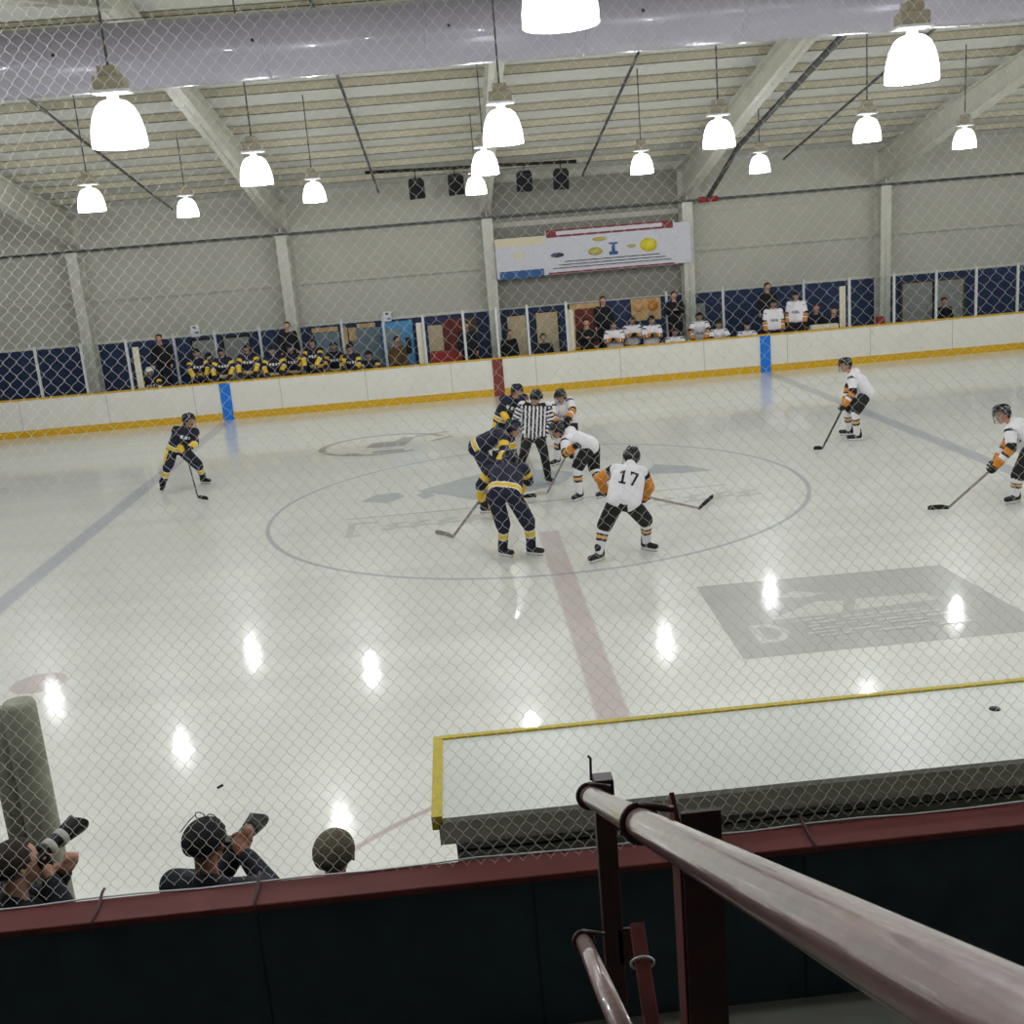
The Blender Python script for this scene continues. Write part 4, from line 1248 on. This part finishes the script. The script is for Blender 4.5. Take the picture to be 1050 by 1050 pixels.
bench_player(766, 334, 'white bench player crouching just left of the right blue board mark', 'white', arms='over', lean=0.7, group=WB)
bench_player(793, 311, 'white bench player standing above the right blue board mark', 'white', arms='down', lean=0.05, group=WB)
bench_player(816, 303, 'tallest white bench player standing at the right end of the team', 'white', arms='down', lean=0.05, group=WB, turn=-0.5)

def bystander(hx, hy, label, coat, Y, floor, arms='down', front=(0, -1, 0), skin='skin', kind='coach', hair='hair', legs=True):
    J = bench_pose(hx, hy, Y, front, 0.05, floor, arms)
    return person(kind, label, J, front, (front[0], front[1], -0.1), None, None, floor=floor, vox=0.02, coat=coat, skin=skin, hair=hair)
bystander(163, 347, 'coach in black standing behind the white-masked goalkeeper', 'coat', 14.36, 0.6)
bystander(294, 334, 'bareheaded coach in black jacket standing behind the navy bench', 'coat', 14.36, 0.6, front=(0.4, -1, 0))
bystander(618, 308, 'coach in black standing beside the pale wood window frame', 'coat', 14.36, 0.6)
bystander(601, 331, 'person in black seated low in front of the wood framed window', 'coat', 13.6, 0.3, 'crossed', kind='team_staff')
bystander(691, 303, 'coach in black with arms folded beside the fourth column', 'coat', 14.36, 0.6, 'crossed')
bystander(787, 294, 'coach in black standing above the right blue board mark', 'coat', 14.36, 0.6)
bystander(837, 316, 'dark clothed person behind the long cream box', 'jacket', 14.0, 0.3, kind='team_staff')
bystander(855, 319, 'dark clothed person beside the rightmost cream post', 'jacket', 13.62, 0.3, kind='team_staff')
bystander(407, 349, 'spectator in brown jacket in front of the blue vending machine', 'brown', 14.9, 0.3, kind='spectator', front=(0.6, -1, 0))
bystander(478, 334, 'spectator in dark jacket by the narrow brown wall panel', 'jacket', 14.75, 0.3, kind='spectator')
bystander(522, 342, 'spectator in dark clothes in front of the left beige door', 'coat', 15.0, 0.3, kind='spectator', front=(0.5, -1, 0))
bystander(557, 346, 'spectator in dark clothes in front of the right beige door', 'jacket', 14.9, 0.3, kind='spectator')
bystander(968, 309, 'spectator in black beside the grey double doors', 'coat', 15.1, 0.3, kind='spectator')

# ------------------------------------------------------------------ near side: parapet, booth, padded post
PY = -14.05
struct(MB().box((-31, PY-0.06, 0.0), (31, PY+0.06, 1.625)).build('wall_parapet', ['parapet']))
o = MB()
for kx in range(-12, 13): o.box((kx*1.22+0.2, PY-0.064, 0.85), (kx*1.22+0.206, PY-0.058, 1.58))
struct(o.build('trim_3', ['black']))
cp = MB().box((-31, PY-0.11, 1.625), (31, PY+0.07, 1.66)).build('parapet_cap', ['maroon'], None, (0, PY, 1.625), bevel=0.006)
tag(cp, 'long maroon painted cap board on top of the dark parapet', 'rail')
struct(MB().box((-32, -16.2, 0.6), (32, PY-0.06, 0.85)).build('ground', ['concrete']))
struct(MB().box((-32, PY+0.06, -0.2), (32, -13.1, 0.0)).build('floor_near', ['concrete']))
struct(MB().box((-32, -17.7, 0.6), (32, -16.2, 2.2)).build('ground_step', ['concrete']))
struct(MB().box((-32, -25, 0.6), (32, -17.7, 2.75)).build('ground_landing', ['concrete']))

bx = empty('timekeeper_booth', (1.5, -13.45, 0), 'white topped timekeeper booth with yellow front edge beyond the parapet', 'booth')
X0, X1 = -1.42, 5.4
YF, YK = -13.0, -13.83
MB().box((X0+0.07, YK+0.06, 0.0), (X1-0.07, YF-0.05, 1.68)).build('side_panel', ['boxside'], bx)
MB().box((X0, YK, 1.66), (X1, YF, 1.775)).build('roof_fascia', ['boxside'], bx)
MB().box((X0+0.02, YK-0.005, 1.775), (X1, YF-0.015, 1.8)).build('roof_panel', ['boxtop'], bx)
MB().box((X0, YF-0.015, 1.7), (X1, YF+0.02, 1.81)).build('front_edge', ['yellowedge'], bx)
MB().box((X0-0.03, YK, 1.74), (X0+0.02, YF+0.02, 1.808)).build('end_edge', ['yellowedge'], bx)
MB().box((X0+0.08, YK+0.05, 1.585), (X1, YK+0.058, 1.592)).build('seam', ['black'], bx)
q = onz(1020, 727, 1.8)
MB().lathe([(0.001, 0), (0.03, 0), (0.026, 0.006), (0.001, 0.008)], (q.x, q.y, 1.8), 10).build('dark_scuff', ['black'], bx)

pp_ = empty('padded_post', (-3.6, -12.9, 0), 'thick grey padded post at the left edge beside the photographer', 'post')
prof = [(0.001, 2.2), (0.05, 2.215), (0.075, 2.21), (0.086, 2.185), (0.086, 1.0), (0.089, 0.6), (0.086, 0.0)]
MB().lathe(prof[::-1], (-3.61, -12.9, 0), 24).build('foam_pad', ['pad'], pp_)
MB().lathe([(0.06, 0), (0.06, 2.14), (0.05, 2.16), (0.001, 2.16)], (-3.765, -12.85, 0), 16).build('inner_pole', ['pad'], pp_)

# photographers standing between the boards and the parapet
def near_person(name, label, hx, hy, Y, front, look, coat, hair, skin, J2=None, height=None):
    hd = at(hx, hy, Y)
    f = V(front).normalized(); r = f.cross(V((0, 0, 1))); up = V((0, 0, 1))
    nk = hd-up*0.185-f*0.03
    pel = nk-up*0.5-f*0.02
    J = dict(head=hd, neck=nk, pelvis=pel)
    leg = pel.z-0.1
    for sd, q in (('L', -1), ('R', 1)):
        sh = nk-up*0.05+r*q*0.2
        J['sh'+sd] = sh
        J['el'+sd] = sh-up*0.24+f*0.14+r*q*0.07
        J['wr'+sd] = J['el'+sd]+up*0.1+f*0.22-r*q*0.05
        hp = pel+r*q*0.1
        J['hip'+sd] = hp
        J['kn'+sd] = hp-up*leg*0.48+f*0.04
        J['an'+sd] = V((hp.x, hp.y, 0.1))
        J['toe'+sd] = J['an'+sd]+f*0.2-up*0.04
    if J2: J.update({k: V(v) for k, v in J2.items()})
    return person(name, label, J, front, look, None, None, floor=0, vox=0.013, coat=coat, hair=hair, skin=skin, hold=(0.4, 0.2, 1))
hdA = at(16, 886, -13.5)
camA = hdA + V((0.15, 0.1, 0.0))
near_person('photographer', 'photographer in dark cap aiming a white-banded lens beside the padded post', 16, 886, -13.5, (0.75, 0.66, 0), (0.8, 0.6, 0.1), 'jacket', 'hair', 'skin',
   {'elR': hdA+V((0.2, -0.02, -0.3)), 'wrR': hdA+V((0.14, 0.03, -0.14)), 'elL': hdA+V((0.0, 0.22, -0.34)), 'wrL': hdA+V((0.15, 0.14, -0.16))})
hdB = at(211, 864, -13.45)
near_person('photographer', 'photographer in dark hoodie with glasses pushed up on head', 211, 864, -13.45, (0.35, 0.94, 0), (0.45, 0.9, -0.05), 'jacket', 'blackfab', 'skin2',
   {'elR': hdB+V((0.27, 0.05, -0.32)), 'wrR': hdB+V((0.15, 0.16, -0.2)), 'elL': hdB+V((-0.05, 0.22, -0.36)), 'wrL': hdB+V((0.09, 0.24, -0.2))})
near_person('spectator', 'man with short grey brown hair, only head showing above the parapet', 343, 876, -13.5, (0.1, 1, 0), (0.2, 1, 0.02), 'jacket', 'greyhair', 'skin2', dict(elL=at(343, 876, -13.5)+V((-0.26, 0, -0.52)), elR=at(343, 876, -13.5)+V((0.26, 0, -0.52)), wrL=at(343, 876, -13.5)+V((-0.25, 0.08, -0.78)), wrR=at(343, 876, -13.5)+V((0.25, 0.08, -0.78))))
# glasses on the head of the middle photographer
u_ = V((0, 0, 1)); l_ = V((0.45, 0.9, 0)).normalized(); r_ = l_.cross(u_)
mb = MB()
g0 = hdB+u_*0.125+l_*0.03
for q in (-1, 1):
    cc = g0+r_*q*0.036
    mb.tube([cc+r_*math.cos(a)*0.03+u_*math.sin(a)*0.02 for a in [2*PI*i/14 for i in range(15)]], 0.0028, 6, cap=False)
    mb.tube([cc+r_*q*0.03, cc+r_*q*0.05-l_*0.03-u_*0.02, cc+r_*q*0.06-l_*0.09-u_*0.05], 0.0025, 6)
mb.tube([g0-r_*0.008, g0+u_*0.004, g0+r_*0.008], 0.0025, 6)
tag(mb.build('eyeglasses', ['black'], None, g0), 'thin dark glasses pushed up on the middle photographer head', 'glasses')
# cameras
def camera_thing(label, body_c, d, hood=True, white=True):
    d = V(d).normalized()
    o = empty('photo_camera', body_c, label, 'camera')
    M = Matrix.Translation(body_c) @ d.to_track_quat('Y', 'Z').to_matrix().to_4x4()
    mb = MB(); mb.box((-0.07, -0.04, -0.05), (0.07, 0.03, 0.045), 0, M); mb.box((-0.03, -0.03, 0.045), (0.03, 0.03, 0.075), 0, M)
    mb.build('camera_body', ['black'], o, bevel=0.008)
    R = M @ Matrix.Rotation(-PI/2, 4, 'X')
    mb = MB(); mb.lathe([(0.03, 0.03), (0.038, 0.05), (0.038, 0.12), (0.042, 0.13), (0.042, 0.2), (0.001, 0.2)], (0, 0, 0), 20, M=R)
    ln = mb.build('lens', ['black'], o)
    if white:
        for a in (0.06, 0.135):
            mb = MB(); mb.lathe([(0.04, a), (0.0455, a+0.004), (0.0455, a+0.035), (0.04, a+0.04)], (0, 0, 0), 20, M=R)
            mb.build('white_band', ['lenswhite'], ln)
    mb = MB()
    n = 24
    ro = []
    for k in range(n):
        a = 2*PI*k/n
        L = 0.27+0.022*math.cos(2*a) if hood else 0.23
        ro.append([mb.bm.verts.new(R @ V((rr_*math.cos(a), rr_*math.sin(a), z_))) for rr_, z_ in ((0.046, 0.185), (0.055, L), (0.051, L), (0.043, 0.186))])
    for k in range(n):
        for i in range(4):
            mb.bm.faces.new([ro[k][i], ro[(k+1) % n][i], ro[(k+1) % n][(i+1) % 4], ro[k][(i+1) % 4]])
    mb.build('lens_hood', ['black'], o)
    return o
cA0 = at(38, 880, -13.42); cA1 = at(70, 852, -13.25)
camera_thing('camera with white-banded lens raised by the leftmost photographer', cA0, cA1-cA0)
cB0 = at(238, 872, -13.2); cB1 = at(241, 858, -12.9)
camera_thing('black camera raised beside the middle photographer head', cB0, V((0.35, 0.9, 0.1)), white=False)

# ------------------------------------------------------------------ handrail in the foreground
RA, RB = V((-0.945, -16.336, 3.217)), V((-0.953, -17.99, 4.024))
ru = (RB-RA).normalized()
hr = empty('stair_handrail', (-0.92, -16.6, 2.2), 'worn maroon pipe handrail rising towards the camera on two posts', 'handrail')
RR = 0.021
mb = MB(); mb.tube([RA-ru*0.01+ru*i*0.12 for i in range(22)], RR, 28); mb.build('top_pipe', ['pipepaint'], hr)
C0 = V((-0.985, -16.407, 2.923))
mb = MB(); mb.tube([C0, C0+ru*0.2, C0+ru*0.9], 0.017, 24); mb.build('lower_pipe', ['pipepaint'], hr)
def clamp(c, r, par):
    mb = MB()
    a = V((1, 0, 0)); b = ru.cross(a).normalized()
    ring = [c + a*math.cos(t)*(r+0.003) + b*math.sin(t)*(r+0.003) for t in [2*PI*i/24 for i in range(25)]]
    mb.tube(ring, 0.005, 8, cap=False)
    for p in ring[::1]: pass
    mb.tube([c+b*(-r-0.004) if b.z < 0 else c+b*(r+0.004), c+V((0.03, 0.0, r*0.95)), c+V((0.045, 0, r*0.8))], 0.005, 8)
    return mb.build('pipe_clamp', ['maroondark'], par)
p1 = V((-0.912, -16.311, 3.25))
mb = MB(); mb.box((p1.x-0.021, p1.y-0.02, 2.2), (p1.x+0.022, p1.y+0.02, 3.245)); mb.build('post', ['maroondark'], hr, bevel=0.003)
p2 = V((-0.868, -17.10, 3.60))
mb = MB(); mb.box((p2.x-0.026, p2.y-0.004, 2.2), (p2.x+0.028, p2.y+0.004, p2.z)); mb.build('post', ['maroondark'], hr)
mb = MB()
mb.prism([(p2.x-0.03, p2.y+0.004, 2.2), (p2.x-0.03, p2.y+0.06, 2.2), (p2.x-0.03, p2.y+0.06, p2.z-0.005), (p2.x-0.03, p2.y+0.052, p2.z+0.002), (p2.x-0.03, p2.y+0.004, p2.z-0.03)], (0.006, 0, 0))
mb.build('post_flange', ['maroon'], hr)  # side face of the same post; lighter maroon paints in the light on it
clamp(RA+ru*0.015, RR, hr)
s2 = RA+ru*((RA.y-p2.y)/(-ru.y))
clamp(s2, RR, hr)
clamp(C0+ru*0.012, 0.017, hr)
mb = MB(); mb.box((p1.x+0.01, p1.y-0.02, 2.8), (p1.x+0.05, p1.y-0.012, 2.885)); mb.tube([(p1.x+0.015, p1.y-0.02, 2.885), (p1.x+0.06, p1.y-0.02, 2.885), (p1.x+0.068, p1.y-0.03, 2.84)], 0.003, 6)
mb.build('bracket', ['maroondark'], hr)
b0, b1 = at(653, 950, -16.38), at(672, 1075, -16.62)
bar = empty('brace_bar', b1, 'short maroon square bar wired to the first handrail post', 'bar')
M = Matrix.Translation(b0) @ (b1-b0).to_track_quat('Z', 'Y').to_matrix().to_4x4()
mb = MB(); mb.box((-0.015, -0.015, 0), (0.015, 0.015, (b1-b0).length), 0, M); mb.build('square_bar', ['maroon'], bar, bevel=0.002)
cq = b0.lerp(b1, 0.32)
dd = (b1-b0).normalized(); a_ = dd.cross(V((0, 1, 0))).normalized(); bb_ = dd.cross(a_)
mb = MB(); mb.tube([cq+a_*0.024*math.cos(t)+bb_*0.024*math.sin(t) for t in [2*PI*i/16 for i in range(17)]], 0.003, 6, cap=False); mb.build('wire_tie', ['alu'], bar)
mb = MB(); q = p1+V((-0.024, 0, 0.02)); mb.tube([q-V((0, 0, 0.03)), q+V((0.002, 0, 0.02)), q+V((-0.003, 0, 0.026))], 0.003, 6); mb.build('bent_wire', ['black'], hr)

# ------------------------------------------------------------------ safety net
def net_pt(x, s):
    """s: height along the net above the cap; the net leans out over the rink, then hangs straight"""
    if s < 3.1: y = -13.99 + 1.0*(s/3.1); z = 1.665 + s*0.95
    else: y = -12.99; z = 1.665+3.1*0.95+(s-3.1)
    y += 0.05*math.sin(x*1.7+s*0.9) + 0.03*math.sin(s*2.3+1.0)*min(1, s)
    return V((x + 0.02*math.sin(s*2.1+x*1.3)*min(1, s), y, z))
cw, chh = 0.0315, 0.070
nx0, nx1 = -4.75, 3.1
ncol = int((nx1-nx0)/cw); nrow = int(4.45/(chh/2))
verts = []; faces = []
def strand(pts, r):
    base_i = len(verts); n = len(pts)
    for i, p in enumerate(pts):
        t = (pts[min(i+1, n-1)]-pts[max(i-1, 0)]).normalized()
        a = t.cross(V((0, 1, 0)))
        a = a.normalized() if a.length > 1e-4 else V((1, 0, 0))
        b = t.cross(a)
        for k in range(3):
            an = 2*PI*k/3
            verts.append(p+(a*math.cos(an)+b*math.sin(an))*r*(1.0-0.3*min(1.0, max(0.0, (p.z-2.2)/1.8))))
    for i in range(n-1):
        for k in range(3):
            faces.append((base_i+i*3+k, base_i+i*3+(k+1) % 3, base_i+(i+1)*3+(k+1) % 3, base_i+(i+1)*3+k))
for c in range(ncol):
    for ph in (0,):
        pts = []
        for rI in range(nrow+1):
            off = 0.5 if rI % 2 else -0.5
            if c % 2: off = -off
            x = nx0+c*cw+off*cw*0.97
            s = rI*chh/2
            p = net_pt(x, s)
            if rI:
                q = net_pt((x+pts[-1].x)/2, s-chh/4)
                q.x = (pts[-1].x+p.x)/2
                # twisted legs bow a little near each knot
                pts.append(pts[-1].lerp(p, 0.3)+V((-off*0.007, 0, 0)))
                pts.append(pts[-2].lerp(p, 0.7)+V((off*0.007, 0, 0)))
            pts.append(p)
        strand(pts, 0.001)
me = bpy.data.meshes.new('safety_net')
me.from_pydata([tuple(v) for v in verts], [], faces)
me.update()
nt_ = link('safety_net', me, ['twine'])
tag(nt_, 'pale diamond mesh safety net rising from the maroon cap board before the rink', 'net')
tag(MB().tube([(-4.75+i*0.25, -13.99+0.004*math.sin(i), 1.668+0.005*math.sin(i*1.9)) for i in range(33)], 0.004, 6).build('net_cable', ['alu'], None, (0, -13.99, 1.668)), 'thin pale cable along the bottom edge of the safety net', 'cable')
struct(MB().box((-10.0, 14.16, 0.3), (-2.3, 14.57, 0.6)).build('floor_step', ['concrete']))
struct(MB().box((2.35, 14.16, 0.3), (10.0, 14.57, 0.6)).build('floor_step', ['concrete']))
for px, py, w in ((97, 925, 'left of the middle photographer'), (261, 908, 'right of the middle photographer'), (829, 848, 'right of the posts')):
    q = at(px, py, PY-0.03); q.z = 1.66
    tie = MB().tube([q+V((0, 0.13, 0.03)), q+V((0.0, 0.1, 0.03)), q+V((0.004, 0.02, 0.008)), q+V((0.006, -0.075, 0.004)), q+V((0.008, -0.085, -0.05))], 0.007, 6).build('net_tie', ['maroondark'], None, q)
    tag(tie, 'dark tie holding the net to the maroon cap, %s' % w, 'tie')
q = net_pt(at(238, 830, -13.7).x, 0.42)
tag(MB().tube([q+V((-0.012, 0, -0.006)), q, q+V((0.014, 0, 0.006))], 0.006, 6).build('net_clip', ['black'], None, q), 'tiny black clip caught in the net above the middle photographer', 'clip')

# ------------------------------------------------------------------ world and view
w = bpy.data.worlds.new('world')
sc.world = w
w.use_nodes = True
w.node_tree.nodes['Background'].inputs['Color'].default_value = (0.5, 0.55, 0.6, 1)
w.node_tree.nodes['Background'].inputs['Strength'].default_value = 0.02
sc.view_settings.view_transform = 'Standard'
sc.view_settings.look = 'None'
sc.view_settings.gamma = 1.0
sc.view_settings.use_curve_mapping = False
sc.view_settings.exposure = 0.0
sc.cycles.use_denoising = True
sc.cycles.max_bounces = 8
sc.cycles.transparent_max_bounces = 12
sc.cycles.sample_clamp_indirect = 6.0
